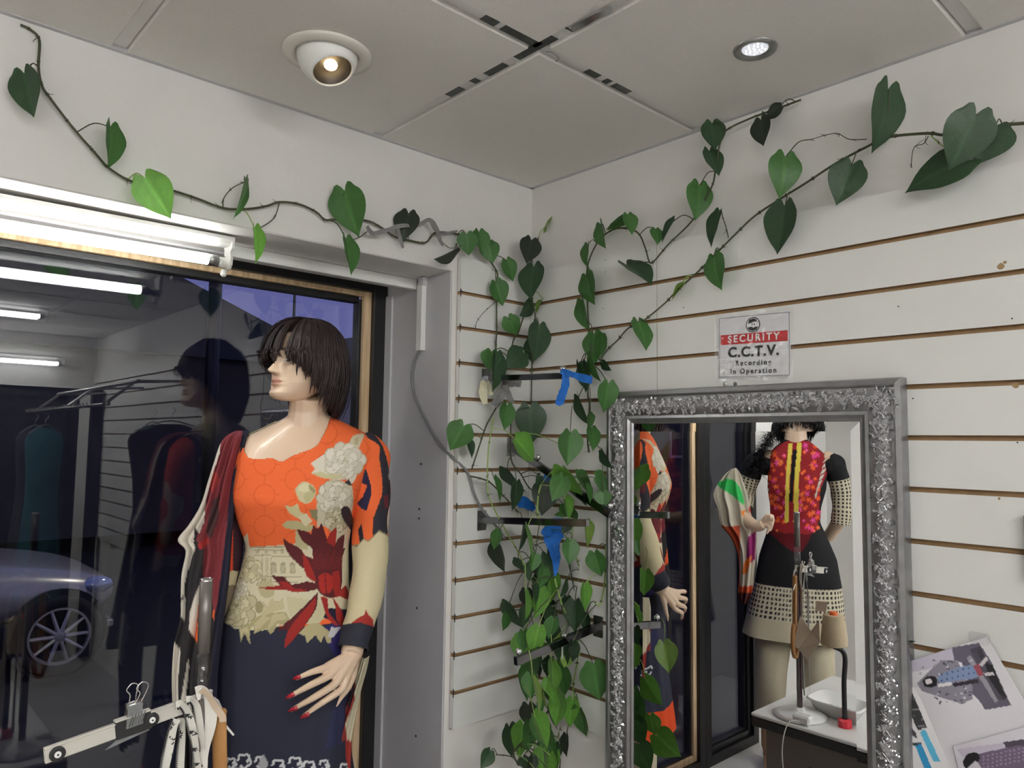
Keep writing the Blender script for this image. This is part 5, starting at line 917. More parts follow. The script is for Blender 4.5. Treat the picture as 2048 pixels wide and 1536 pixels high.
drape('dupatta_scarf', 'red and cream scarf end hanging behind the red-nailed mannequin hand', [(722, 1318, 736, 1316, .03), (712, 1350, 730, 1346, .03), (696, 1400, 718, 1390, .03), (676, 1450, 708, 1440, .03), (664, 1500, 700, 1490, .03), (662, 1560, 698, 1560, .03)], F1, False, paintT, 2, .006, nc=30)
# ================================================================== mannequin 2, seen in the mirror
F2 = Frame((-.04, -1.80, 0), 63); F2.s = -F2.s
m2 = lambda x, y, f=0.: F2.at(x, y, f, True)
M2 = thing('mannequin', 'second mannequin in black dress with pink and orange flower front, seen in the mirror', 'mannequin', (-.04, -1.80, .2))
def sl(x, y, f=0): q = m2(x, y, f)-F2.O; return q@F2.s, q[2]
RG2 = []
for y, xl, xr, ff, fb in ((872, 1577, 1606, .035, -.045), (884, 1562, 1622, .05, -.06), (898, 1545, 1640, .062, -.07), (912, 1535, 1655, .08, -.08), (940, 1536, 1655, .10, -.085), (975, 1535, 1652, .12, -.085), (1010, 1540, 1642, .10, -.078), (1040, 1541, 1640, .09, -.078), (1080, 1528, 1660, .095, -.09), (1110, 1518, 1674, .105, -.10), (1165, 1510, 1684, .115, -.11), (1210, 1498, 1688, .125, -.12), (1262, 1486, 1694, .14, -.13)):
    a, z = sl(xl, y); b, _ = sl(xr, y); RG2.append((z, a, b, ff, fb))
nk = F2.P(sum(RG2[0][1:3])/2, 0, 0)
bR2 = [(RG2[0][0]+.02, RG2[0][1]+.01, RG2[0][2]-.01, .03, -.04)]+[(z, a+.008, b-.008, c-.008, d+.008) for z, a, b, c, d in RG2[:10]]
bR2 = [(z-.014, a+.012, b-.012, c-.008, d+.010) if k else (z, a, b, c, d) for k, (z, a, b, c, d) in enumerate(bR2)]
hT2 = hm([nk[0]-F2.f[0]*.01, nk[1]-F2.f[1]*.01, RG2[0][0]+.045], 55, 0)
aL2 = [F2.P(RG2[3][1]+.02, 0, RG2[3][0]-.01), m2(1512, 925, 0), m2(1492, 985, -.01), m2(1488, 1030, .05), m2(1512, 1052, .12), m2(1527, 1048, .14)]
aR2 = [F2.P(RG2[3][2]-.02, 0, RG2[3][0]-.01), m2(1668, 930, 0), m2(1684, 990, -.01), m2(1678, 1040, -.03), m2(1655, 1075, -.09)]
f2 = []
for i, (b, m_, e) in enumerate((((1535, 1040), (1541, 1034), (1538, 1046)), ((1536, 1043), (1546, 1037), (1544, 1052)), ((1535, 1047), (1543, 1048), (1541, 1060)), ((1532, 1051), (1538, 1054), (1534, 1066)), ((1527, 1040), (1535, 1030), (1546, 1032)))):
    f2.append(([m2(1520, 1049, .13), m2(*b, .145), m2(*m_, .155), m2(*e, .15)], [.011, .0095, .008, .006]))
body(M2, F2, bR2, [(aL2, [.042, .038, .034, .030, .024, .022]), (aR2, [.042, .038, .034, .032, .026]), ([F2.P(sum(RG2[0][1:3])/2, 0, RG2[0][0]-.03), nk+[0, 0, RG2[0][0]+.03], nk+[0, 0, RG2[0][0]+.09]], [.052, .046, .046])], [f2], hT2, HD)
wig(M2, hT2, hairB, 1500, (-.03, -.06, -.07), 5, 1.3)
V, nr = loft(F2, RG2, .004, 260, 2.3, lambda t, z: .02*np.clip((1.1-z)/.4, 0, 1)*np.sin(t*8+z*2)); N = gnorm(V, nr, 260); cen = V.reshape(nr, 260, 3).mean(1).repeat(260, 0)
if np.einsum('ij,ij->i', N, V-cen).mean() < 0: N = -N
ok = face_ok(V, N, True); Q = pix(V, True); C = cols((30, 30, 32), len(V)); z = V[:, 2]
def lattice(C, V, z, m, ang, dz=.020, da=.105):
    a = ang/da; row = np.floor(z/dz); u = (a+.0*(row % 2)) % 1; v = (z/dz) % 1; hole = (np.abs(u-.5) < .26) & (np.abs(v-.5) < .27); C[m] = srgb(214, 206, 180); C[m & hole] = srgb(46, 42, 42)
ang = np.arctan2((V-F2.O)@F2.f, (V-F2.O)@F2.s)
zb = m2(1600, 1180, .12)[2]; zh = m2(1600, 1245, .12)[2]; edge = zb+.008*np.abs(np.sin(ang/.105*math.pi)); lattice(C, V, z, (z < edge) & (z > zh), ang); C[z <= zh] = srgb(206, 196, 168)
lay(C, Q, ok, 'm', [(1080, 860), (1430, 860), (1460, 930), (1390, 1050), (1330, 1150), (1240, 1120), (1160, 1050), (1100, 990)], (96, 20, 26), 2)
lay(C, Q, ok, 'm', [(1140, 520), (1230, 450), (1400, 450), (1530, 540), (1450, 760), (1430, 1010), (1300, 1030), (1150, 1000), (1110, 800), (1100, 620)], (150, 34, 40), 2)
for k in range(7):
    y0_ = 540+k*38; lay(C, Q, ok, 'm', [(1520-k*14, y0_), (1500-k*12, y0_+30), (1465-k*8, y0_+44), (1488-k*12, y0_+12)], (206, 202, 186)); lay(C, Q, ok, 'm', [(1100+k*3, y0_+40), (1118+k*3, y0_+60), (1112+k*2, y0_+84)], (206, 202, 186))
rg = np.random.default_rng(3)
for i in range(150):
    x, y = rg.uniform(1115, 1450), rg.uniform(470, 1015)
    if abs(x-1280+(y-700)*.03) < 34: continue
    x, y = tx('m', x, y); c_ = [(240, 92, 44), (226, 62, 140), (236, 110, 60), (220, 70, 150), (236, 86, 40)][i % 5]; r_ = rg.uniform(2.6, 5)
    m_ = ok & (np.hypot(Q[:, 0]-x, Q[:, 1]-y)*(1+.3*np.cos(5*np.arctan2(Q[:, 1]-y, Q[:, 0]-x))) < r_); C[m_] = srgb(*c_); C[ok & (np.hypot(Q[:, 0]-x, Q[:, 1]-y) < .8)] = srgb(250, 170, 110)
for a, b in ((1240, 1266), (1295, 1325)): lay(C, Q, ok, 'm', [(a+10, 460), (b+10, 460), (b-8, 700), (b-14, 960), (a-14, 960), (a-8, 700)], (226, 206, 84))
lay(C, Q, ok, 'm', [(1278, 500), (1305, 500), (1285, 700), (1278, 830), (1252, 830), (1262, 700)], (20, 20, 22))
mv = (Q[:, 1] < 878); F = [f for f in gridF(nr, 260) if not (mv[f[0]] and ok[f[0]] and 1570 < Q[f[0], 0] < 1612)]
own(mesh('dress', V, F, MT['cloth'], None, True, C), M2)
def paintM(V, Q, ok, nr, nc):
    C = cols((30, 30, 32), len(V)); t = np.repeat(np.arange(nr)/nr, nc); a = np.tile(np.arange(nc)/nc*2*math.pi, nr); m_ = t > .62; u = (a/.42) % 1; v = (t*34) % 1; C[m_] = srgb(214, 206, 180); C[m_ & (np.abs(u-.5) < .26) & (np.abs(v-.5) < .3)] = srgb(46, 42, 42); return C
sleeve([F2.P(RG2[3][1]+.02, 0, RG2[3][0]+.004), F2.P(RG2[3][1]-.005, 0, RG2[3][0]-.03), m2(1510, 930, 0), m2(1492, 980, -.01), m2(1488, 1015, .03)], [.03, .055, .05, .044, .042], paintM, root=M2, mirror=True)
sleeve([F2.P(RG2[3][2]-.02, 0, RG2[3][0]+.004), F2.P(RG2[3][2]+.005, 0, RG2[3][0]-.03), m2(1670, 935, 0), m2(1683, 990, -.01), m2(1682, 1050, .0)], [.03, .052, .048, .044, .040], paintM, root=M2, mirror=True)
legs(M2, F2, RG2[-1][0]+.06, .40, (RG2[-1][1]+RG2[-1][2])/2, .10, tm_)
bo = MB(); bpts = bez([m2(1575, 850, -.02), m2(1545, 870, .0), m2(1520, 905, .05), m2(1510, 940, .06)], 8)
for i in range(1400):
    p = bpts[random.randrange(len(bpts))]; d = RNG.normal(0, 1, 3); d /= np.linalg.norm(d); L_ = random.uniform(.03, .07); bo.ribbon([p, p+d*L_*.6, p+d*L_+[0, 0, -.012]], [.003, .003, .0005], .0004)
tag(bo.build('feather_boa', hairB, None, True), 'fluffy black boa over the shoulder of the mannequin seen in the mirror', 'boa')
def paintG(V, Q, ok):
    C = cols((212, 204, 186), len(V)); lay(C, Q, ok, None, [(1430, 965), (1455, 958), (1470, 962), (1484, 985), (1488, 1010), (1470, 995), (1440, 975)], (60, 196, 100), 2); lay(C, Q, ok, None, [(1480, 1020), (1492, 1022), (1498, 1040), (1490, 1042)], (236, 140, 60)); lay(C, Q, ok, None, [(1500, 1010), (1516, 1030), (1512, 1040), (1496, 1020)], (210, 80, 70))
    C[(Q[:, 1] > 1052) & (Q[:, 0] < 1480)] = srgb(196, 84, 56); lay(C, Q, ok, None, [(1495, 1075), (1512, 1060), (1510, 1120), (1492, 1130)], (150, 46, 110)); lay(C, Q, ok, None, [(1490, 1120), (1505, 1112), (1494, 1145), (1482, 1148)], (228, 130, 60)); C[(Q[:, 1] > 1172)] = srgb(214, 92, 52); C[(Q[:, 1] > 1185)] = srgb(90, 44, 44); return C
drape('dupatta_scarf', 'cream, green and magenta scarf over the forearm of the mannequin seen in the mirror', [(1462, 938, 1472, 936, .06), (1444, 955, 1480, 948, .07), (1425, 988, 1492, 980, .08), (1434, 1020, 1500, 1015, .09), (1440, 1050, 1505, 1045, .09), (1460, 1075, 1514, 1068, .09), (1475, 1110, 1512, 1110, .09), (1478, 1150, 1508, 1150, .09), (1476, 1185, 1504, 1185, .09), (1480, 1208, 1494, 1208, .09)], F2, True, paintG, 3, .012, nc=60)
# ------------------------------------------------------------------ CCTV sign
def text(s, size, loc, m, parent, bold=0., sx=1., space=1., al='CENTER', rot=(math.pi/2, 0, 0), name='lettering', mw=None):
    cu = bpy.data.curves.new('tmp', 'FONT'); cu.body = s; cu.size = size; cu.align_x = al; cu.align_y = 'CENTER'; cu.offset = bold; cu.space_character = space; cu.extrude = .0002; cu.resolution_u = 3
    o = bpy.data.objects.new('tmp', cu); COL.objects.link(o); dg = bpy.context.evaluated_depsgraph_get(); me = bpy.data.meshes.new_from_object(o.evaluated_get(dg)); bpy.data.objects.remove(o); me.materials.clear(); me.materials.append(m)
    q = bpy.data.objects.new(name, me); COL.objects.link(q)
    if mw is not None: q.matrix_world = mw @ Matrix.Diagonal((sx, 1, 1, 1))
    else: q.location = loc; q.rotation_euler = rot; q.scale = (sx, 1, 1)
    bpy.context.view_layer.update(); w = q.matrix_world.copy(); q.parent = parent; q.matrix_parent_inverse = Matrix.Translation(-Vector(parent.location)); q.matrix_world = w; return q
ink = mat('black_print', srgb(34, 34, 36), .5); redp = mat('red_print', srgb(196, 40, 44), .5); whp = mat('white_print', srgb(244, 244, 244), .5)
sg = thing('cctv_sign', 'white SECURITY C.C.T.V. notice in a clear plastic sleeve on the slats', 'sign', (.7425, -.0185, 1.852))
def SW(u, v, d): return Vector((.7425+u*1.0+v*.012, -.0190-d, 1.852+v-u*.028))
def squad(u0, v0, u1, v1, d, nm, m, th=.0003):
    V = [SW(u, v, dd) for dd in (d, d-th) for u, v in ((u0, v0), (u1, v0), (u1, v1), (u0, v1))]; return own(MB().add(V, [(0, 1, 2, 3), (7, 6, 5, 4), (0, 4, 5, 1), (1, 5, 6, 2), (2, 6, 7, 3), (3, 7, 4, 0)]).build(nm, m), sg)
squad(-.088, -.071, .088, .071, .0012, 'sign_sheet', mat('sign_paper', srgb(232, 232, 235), .5))
bd = MB()
for a in ((-.086, -.069, -.085, .069), (.085, -.069, .086, .069), (-.086, .068, .086, .069), (-.086, -.069, .086, -.068)):
    V = [SW(u, v, .0016) for u, v in ((a[0], a[1]), (a[2], a[1]), (a[2], a[3]), (a[0], a[3]))]; bd.add(V, [(0, 1, 2, 3)])
own(bd.build('border_line', ink), sg)
squad(-.082, .006, .082, .029, .0018, 'red_band', redp)
rot_ = (math.pi/2, R(1.6), 0)
text('SECURITY', .0225, SW(0, .0175, .0026), whp, sg, .0006, .95, 1.42, rot=rot_); text('C.C.T.V.', .032, SW(0, -.0135, .0026), ink, sg, .0011, 1.0, 1.12, rot=rot_)
text('Recording', .0165, SW(0, -.0385, .0026), ink, sg, .0003, .92, 1.4, rot=rot_); text('In Operation', .0165, SW(0, -.0570, .0026), ink, sg, .0003, .92, 1.4, rot=rot_)
em = MB(); em.lathe([(.0175, 0), (.0175, .0004)], SW(0, .0475, .0016), (0, -1, 0), 28); own(em.build('emblem', ink), sg)
em = MB(); em.lathe([(.0152, 0), (.0152, .0003)], SW(0, .0475, .0021), (0, -1, 0), 28); own(em.build('emblem', whp), sg)
def epoly(pts, m, d): own(MB().add([SW(u, .0475+v, d) for u, v in pts], [tuple(range(len(pts)))]).build('emblem', m), sg)
epoly([(-.0125, .003), (-.009, .0115), (0, .0145), (.009, .0115), (.0125, .005), (.004, .007), (-.006, .004)], ink, .0026); epoly([(-.0135, -.006), (-.004, -.004), (.001, -.007), (.007, -.005), (.0135, -.005), (.009, -.0115), (0, -.0145), (-.009, -.0115)], ink, .0026); epoly([(-.003, -.001), (-.0005, -.001), (-.0005, .003), (-.003, .003)], ink, .0026); epoly([(.002, -.001), (.0045, -.001), (.0045, .003), (.002, .003)], ink, .0026)
# crinkled clear sleeve
nx, nz = 30, 24; V = []
for i in range(nz):
    for j in range(nx):
        u, v = -.0965+.193*j/(nx-1), -.079+.158*i/(nz-1); e = min(1, min(j, nx-1-j, i, nz-1-i)/3); p = SW(u, v, .0048+.0007*e*(math.sin(u*190+v*90)+math.sin(v*260-u*70)+.8*math.sin((u+v)*420))); V.append(p)
own(mesh('clear_sleeve', V, gridF(nz, nx, False), MT['clear'], None, False), sg)
tag(MB().lathe([(.006, 0), (.0065, .0004), (.002, .0012)], onp(1452, 768, 1, -.0188), (0, -1, 0), 14).build('adhesive_pad', MT['white'], None, True), 'small white adhesive pad under the CCTV sign', 'pad')
tag(MB().lathe([(.004, 0), (.0045, .0004), (.002, .0012)], onp(1471, 768, 1, -.0188), (0, -1, 0), 14).build('adhesive_pad', MT['grey'], None, True), 'small dark adhesive pad just right of the white one', 'pad')
# ------------------------------------------------------------------ printed sheets on the right
TR.update({'p': (1780, 1140, .2578)})
def sheet(name, label, quad, d, paint, cat='poster', n=90, bow=.01):
    P = [onp(x, y, 1, -.019-dd) for (x, y), dd in zip(quad, d)]; V = []
    for i in range(n):
        for j in range(n):
            u, v = j/(n-1), i/(n-1); p = (P[0]*(1-u)+P[1]*u)*(1-v)+(P[3]*(1-u)+P[2]*u)*v; V.append(p+np.array([0, -bow*math.sin(math.pi*u)*math.sin(math.pi*v)-.003*math.sin(u*5+v*3), 0]))
    V = np.array(V); Q = pix(V); C = paint(V, Q, np.ones(len(V), bool)); o = mesh(name, V, gridF(n, n, False), MT['paper'], None, True, C); s_ = o.modifiers.new('t', 'SOLIDIFY'); s_.thickness = .0005; return tag(o, label, cat)
def paintU(V, Q, ok):
    C = cols((226, 224, 226), len(V)); lay(C, Q, ok, 'p', [(125, 920), (165, 930), (290, 1225), (215, 1240), (130, 1050)], (52, 52, 54))
    for i in range(7): lay(C, Q, ok, 'p', [(120+i*20, 1000+i*42), (200+i*14, 992+i*42), (200+i*14, 998+i*42), (120+i*20, 1006+i*42)], (130, 130, 134))
    lay(C, Q, ok, 'p', [(230, 1250), (275, 1240), (390, 1480), (340, 1490)], (86, 176, 212)); lay(C, Q, ok, 'p', [(190, 1345), (240, 1340), (335, 1560), (275, 1560)], (40, 140, 190)); lay(C, Q, ok, 'p', [(135, 1340), (245, 1335), (245, 1350), (190, 1362)], (50, 50, 54)); lay(C, Q, ok, 'p', [(150, 1200), (200, 1260), (215, 1310), (180, 1290)], (70, 70, 76)); return C
sheet('printed_sheet', 'white sheet with blue bars and a dark keypad strip, lowest layer beside the mirror', [(1808, 1330), (1870, 1318), (1990, 1600), (1800, 1600)], (.004, .004, .02, .02), paintU)
def paintP(V, Q, ok):
    C = cols((224, 221, 226), len(V)); D = (64, 60, 74)
    lay(C, Q, ok, 'p', [(110, 640), (480, 600), (500, 700), (130, 800)], (196, 190, 206), 2)
    lay(C, Q, ok, 'p', [(480, 600), (690, 565), (780, 700), (940, 1050), (740, 1085), (690, 1010), (620, 940), (560, 720), (500, 700)], (92, 88, 104)); lay(C, Q, ok, 'p', [(620, 620), (700, 590), (740, 680), (700, 740)], D)
    for i in range(3): lay(C, Q, ok, 'p', [(595+i*40, 680-i*25), (625+i*40, 660-i*25), (850+i*30, 1010-i*10), (815+i*30, 1030-i*10)], [(150, 146, 156), (74, 70, 84), (54, 50, 60)][i])
    lay(C, Q, ok, 'p', [(740, 720), (800, 740), (900, 990), (850, 960), (760, 830)], (20, 18, 24))
    lay(C, Q, ok, 'p', [(210, 880), (260, 830), (330, 760), (400, 700), (520, 700), (640, 900), (640, 1000), (560, 1040), (430, 1000), (250, 940)], (136, 132, 146))
    rg = np.random.default_rng(1)
    for i in range(90):
        x, y = rg.uniform(230, 640), rg.uniform(700, 1040)
        if abs((y-850)-(x-430)*.1) > 190-(x < 330)*110: continue
        r_ = rg.uniform(8, 20); a = rg.uniform(0, 3); lay(C, Q, ok, 'p', [(x+r_*math.cos(a+t), y+r_*math.sin(a+t)*.7) for t in (0, 2, 4)], [(92, 88, 100), (182, 178, 188), (70, 66, 78), (206, 204, 210)][i % 4])
    lay(C, Q, ok, 'p', [(370, 830), (460, 780), (640, 735), (690, 830), (560, 850), (390, 875)], (124, 142, 178), 2)
    for i in range(14): x, y = 395+(i % 7)*42, 850-(i % 7)*10-(i//7)*45; lay(C, Q, ok, 'p', [(x, y), (x+12, y-4), (x+10, y+14), (x+3, y+16)], (54, 64, 98))
    lay(C, Q, ok, 'p', [(645, 740), (690, 725), (725, 810), (690, 830)], (150, 70, 80)); lay(C, Q, ok, 'p', [(370, 885), (480, 868), (480, 895), (375, 908)], (224, 220, 222)); lay(C, Q, ok, 'p', [(480, 880), (680, 845), (690, 875), (500, 905)], (40, 36, 50))
    for p in ([(690, 735), (745, 670), (765, 690), (715, 750)], [(725, 800), (800, 790), (815, 815), (740, 822)]): lay(C, Q, ok, 'p', p, (206, 200, 204))
    lay(C, Q, ok, 'p', [(250, 860), (290, 825), (355, 830), (365, 870), (350, 905), (280, 905)], (18, 16, 22), 3); lay(C, Q, ok, 'p', [(275, 850), (310, 840), (330, 865), (310, 885), (280, 880)], (214, 208, 214), 3)
    return C
sheet('printed_sheet', 'white printed sheet showing a person in a spotted blue dress by a staircase', [(1806, 1326), (1972, 1274), (2120, 1520), (1925, 1600)], (.010, .012, .016, .02), paintP, n=140)
def paintV(V, Q, ok):
    C = cols((218, 214, 222), len(V)); lay(C, Q, ok, 'p', [(520, 1390), (880, 1340), (890, 1390), (560, 1450)], (196, 188, 206)); lay(C, Q, ok, 'p', [(880, 1335), (1060, 1310), (1060, 1400), (900, 1400)], (70, 62, 78)); lay(C, Q, ok, 'p', [(680, 1430), (900, 1380), (1060, 1370), (1060, 1560), (700, 1560)], (104, 88, 112), 2)
    for i in range(40): x, y = 720+(i % 10)*34, 1440+(i//10)*30-(i % 10)*7; lay(C, Q, ok, 'p', [(x, y), (x+16, y-4), (x+14, y+12), (x+2, y+14)], (146, 130, 154))
    lay(C, Q, ok, 'p', [(565, 1480), (600, 1430), (650, 1415), (695, 1430), (690, 1480), (630, 1560), (580, 1530)], (20, 18, 24), 3); lay(C, Q, ok, 'p', [(600, 1540), (660, 1480), (690, 1500), (720, 1560)], (210, 206, 214)); return C
sheet('printed_sheet', 'lower printed sheet with a purple dress photo, at the bottom right corner', [(1905, 1492), (2110, 1438), (2160, 1640), (1960, 1700)], (.024, .024, .03, .03), paintV, n=110)
q0 = onp(1958, 1280, 1, -.03); tag(MB().box(q0+[-.016, -.004, -.006], q0+[.016, .008, .012], c=.003).build('plastic_clip', MT['clear'], None), 'clear plastic clip at the top corner of the printed sheet', 'clip')
tag(MB().box(onp(2046, 1090, 1, -.03)+[.002, 0, -.06], onp(2046, 1090, 1, -.03)+[.03, .008, .05]).build('frame_edge', MT['grey']), 'grey edge of a frame cut off at the right picture side', 'frame')
tag(MB().tube([onp(1808, 1283, 1, -.02), onp(1830, 1283, 1, -.05)], [.004, .0006], 6).build('black_peg', MT['rubber']), 'small black peg sticking out beside the mirror frame', 'peg')
# ------------------------------------------------------------------ pole with clip bar, tapes and scraps
PX = .332
pp = lambda x, y, x_=PX: onp(x, y, 0, x_)
top = pp(413, 1158); bx_, by_ = top[0], top[1]; zj = pp(410, 1392)[2]
st = thing('pole_stand', 'slim grey pole stand with a round base on the sewing table', 'stand', (bx_, by_, .70))
greyp = mat('frosted_grey_pipe', srgb(112, 106, 102), .35, .35, noise=.1, scale=40); clr = glassmat('clear_pipe', (.86, .86, .86), .10, .02)
own(MB().lathe([(.0098, 0), (.0102, top[2]-zj-.07)], (bx_, by_, zj+.07), n=24).build('pole', greyp, None, True), st)
own(MB().lathe([(.0080, top[2]-.0015), (.0082, top[2]+.0012), (.0104, top[2]+.0012), (.0104, top[2]-.003)], (bx_, by_, 0), n=24, close=False).build('pole_rim', MT['chrome'], None, True), st)
own(MB().lathe([(.0104, 0), (.0104, .068)], (bx_, by_, zj+.002), n=24).build('clear_pipe', clr, None, True), st)
own(MB().lathe([(.0095, 0), (.0095, zj-.72)], (bx_, by_, .72), n=20).build('pole', greyp, None, True), st)
own(MB().lathe([(.085, 0), (.088, .006), (.07, .014), (.02, .018), (.014, .03)], (bx_, by_, .701), n=40).build('round_base', MT['white'], None, True), st)
# clip bar
b0, b1 = pp(88, 1512), pp(425, 1392); bd_ = (b1-b0)/np.linalg.norm(b1-b0); bu = np.cross(np.array([1., 0, 0]), bd_); bu = bu if bu[2] > 0 else -bu; bn = np.array([1., 0, 0]); BL = np.linalg.norm(b1-b0); bh = .0235
hb = thing('clip_hanger_bar', 'pale plastic hanger bar clamped to the pole, with a black clip section', 'hanger', b0)
def bbox(a0, a1, v0, v1, n0, n1, nm, m, c=.001):
    V = [b0+bd_*a*BL+bu*v+bn*q for a, v, q in ((a0, v0, n0), (a1, v0, n0), (a1, v1, n0), (a0, v1, n0), (a0, v0, n1), (a1, v0, n1), (a1, v1, n1), (a0, v1, n1))]
    bm = bmesh.new(); vs = [bm.verts.new(v) for v in V]
    for f in ((3, 2, 1, 0), (4, 5, 6, 7), (0, 1, 5, 4), (1, 2, 6, 5), (2, 3, 7, 6), (3, 0, 4, 7)): bm.faces.new([vs[i] for i in f])
    bmesh.ops.recalc_face_normals(bm, faces=bm.faces[:]); bmesh.ops.bevel(bm, geom=bm.edges[:], offset=c, segments=1, affect='EDGES'); me = bpy.data.meshes.new(nm); bm.to_mesh(me); bm.free(); me.materials.append(m); return own(link(bpy.data.objects.new(nm, me)), hb)
barm = mat('aged_white_plastic', srgb(198, 194, 184), .45, noise=.06, scale=30)
bbox(0, 1, -bh/2, bh/2, -.003, .003, 'bar', barm, .0015); bbox(0, 1, bh/2-.003, bh/2, -.003, .006, 'bar_lip', barm)
bbox(.385, .60, -bh/2-.002, bh/2+.002, -.0045, .0062, 'black_grip', mat('black_grip_plastic', srgb(40, 40, 40), .3, noise=.2, scale=50)); bbox(.385, .60, bh/2+.0015, bh/2+.004, -.005, .0085, 'grip_lip', barm)
for a in (.065, .60):
    c = b0+bd_*a*BL+bn*.0035+bu*(-.002 if a < .1 else -.001); own(MB().lathe([(.0105, 0), (.0105, .0035), (.0085, .004)], c, (1, 0, 0), 24).build('rivet_washer', MT['rubber']), hb); own(MB().lathe([(.0045, .002), (.0045, .0055), (.0018, .0058)], c, (1, 0, 0), 18).build('rivet', MT['white']), hb); own(MB().lathe([(.0014, .005), (.0014, .0064)], c, (1, 0, 0), 12).build('rivet_hole', MT['rubber']), hb)
bc = b0+bd_*.50*BL+bu*(bh/2-.004); mb = MB()
cl = thing('bulldog_clip', 'grey metal binder clip with wire handles gripping the hanger bar', 'clip', bc)
W2 = .013; Z_ = lambda a, v, q: bc+bd_*a+bu*v+bn*q
V = [Z_(-W2, -.002, -.007), (W2, 0, 0)]
for s in (1, -1):
    q = [Z_(-W2*1.1, -.008, .0085*s), Z_(W2*.8, -.008, .0085*s), Z_(W2*1.0, .022, .0045*s), Z_(-W2*.6, .022, .0045*s)]; q2 = [p+bn*.0012*s for p in q]; own(MB().add([tuple(p) for p in q+q2], [(0, 1, 2, 3), (7, 6, 5, 4), (0, 4, 5, 1), (1, 5, 6, 2), (2, 6, 7, 3), (3, 7, 4, 0)]).build('jaw', MT['chromed']), cl)
for i in range(5): own(MB().tube([Z_(-W2*.8+i*.0045, -.006, .0105), Z_(-W2*.2+i*.0045, .010, .0085)], .0010, 5).build('rib', MT['chrome']), cl)
own(MB().tube([Z_(-W2*.7, .022, 0), Z_(W2*1.1, .022, 0)], .0058, 10).build('spine', MT['chromed'], None, True), cl)
for k, (o_, tl) in enumerate(((-.004, .004), (.004, .016))):
    own(MB().tube(bez([Z_(-.006+tl*.3, .020, o_), Z_(-.005+tl, .036, o_), Z_(-.009+tl, .046, o_), Z_(0+tl, .053, o_), Z_(.008+tl, .047, o_), Z_(.004+tl, .036, o_), Z_(.004+tl*.3, .020, o_)], 6), .0010, 6).build('wire_handle', MT['chrome'], None, True), cl)
tri = [Z_(-.042, -.034, -.006), Z_(.022, -.034+.006, -.006), Z_(.024, -.020, -.006), Z_(.010, -.008, -.006)]; tag(MB().add([tuple(p) for p in tri]+[tuple(p-bn*.001) for p in tri], [(0, 1, 2, 3), (7, 6, 5, 4), (0, 4, 5, 1), (1, 5, 6, 2), (2, 6, 7, 3), (3, 7, 4, 0)]).build('grey_card_tag', mat('grey_tag', srgb(122, 122, 124), .5)), 'small grey card wedge caught under the clip', 'tag')
# tape measures and strips over the bar
tapem = mat('tape_white', srgb(212, 210, 200), .45)
def tape(label, pts, w, x_, m=tapem, nums=(), name='tape_measure', cat='tape measure', ticks=True, ext=16):
    P = bez([pp(a, b, x_) for a, b in pts], 8); P = P+[P[-1]+np.array([0, 0, -k*.02]) for k in range(1, ext+1)]; mb = MB(); wd = [np.cross(P[min(i+1, len(P)-1)]-P[max(i-1, 0)], CF+.25*CR*math.sin(i*.2)) for i in range(len(P))]
    t = thing(name, label, cat, P[0]); own(autosm(mb.ribbon(P, w, .0007, wdir=wd).build('strip', m, None, True), 40), t)
    if ticks:
        tk = MB()
        for i in range(2, len(P)-1):
            for u in (0, .5):
                c = P[i]*(1-u)+P[i+1]*u; wv = wd[i]/np.linalg.norm(wd[i]); L_ = w*(.28 if u == 0 else .18); s0 = c-wv*w*.5-CF*.0010; tk.ribbon([s0, s0+wv*L_], .0011, .0002, wdir=np.array([0, 0, 1.]))
        o = own(tk.build('tick_marks', ink), t); o['kind'] = 'stuff'
    for s, a, b in nums:
        c = pp(a, b, x_)-CF*.0016; zax = Vector(-CF); up = Vector((0, 0, 1)); xax = Vector(P[12]-P[4]).normalized(); yax = zax.cross(xax).normalized(); mw = Matrix((( xax[0], yax[0], zax[0], c[0]), (xax[1], yax[1], zax[1], c[1]), (xax[2], yax[2], zax[2], c[2]), (0, 0, 0, 1)))
        text(s, .0135, None, ink, t, .0003, 1., 1., mw=mw, name='number')
    return t
tape('white tape measure hanging nearest the clip, reading 32 33 34', [(352, 1438), (347, 1450), (341, 1475), (336, 1500), (330, 1530), (326, 1560)], .0155, PX+.008, nums=(('32', 349, 1452), ('33', 343, 1480), ('34', 339, 1511), ('35', 334, 1540)))
tape('white tape measure looped over the bar, second from the clip', [(352, 1412), (362, 1410), (374, 1424), (382, 1450), (388, 1480), (392, 1510), (396, 1545)], .0135, PX+.014, nums=(('46', 378, 1432), ('47', 386, 1466), ('48', 392, 1500), ('49', 397, 1530)))
tape('white tape measure looped over the bar, third from the clip', [(372, 1402), (382, 1400), (392, 1412), (397, 1440), (401, 1475), (404, 1510), (406, 1545)], .0135, PX+.010)
tape('white tape measure hanging behind the bar between two others, reading 30', [(362, 1436), (364, 1465), (362, 1495), (360, 1530), (360, 1560)], .013, PX-.006, nums=(('30', 366, 1468),))
ragm = mat('ragged_white_cloth', srgb(226, 222, 214), .85, noise=.06, scale=50)
tape('ragged white cloth strip wrapped round the pole top', [(392, 1388), (405, 1384), (414, 1398), (420, 1430), (416, 1460), (408, 1490), (402, 1515)], .022, PX+.012, ragm, name='cloth_strip', cat='rag', ticks=False)
tape('twisted beige cloth strap crossing the pole top', [(402, 1380), (416, 1390), (430, 1412), (444, 1432), (446, 1444)], .011, PX+.020, mat('beige_strap', srgb(206, 184, 160), .6), name='cloth_strip', cat='rag', ticks=False, ext=0)
tape('magenta ribbon end below the cloth strips', [(404, 1512), (404, 1530), (402, 1560)], .012, PX+.006, mat('magenta_ribbon', srgb(134, 28, 112), .6), name='ribbon_end', cat='ribbon', ticks=False)
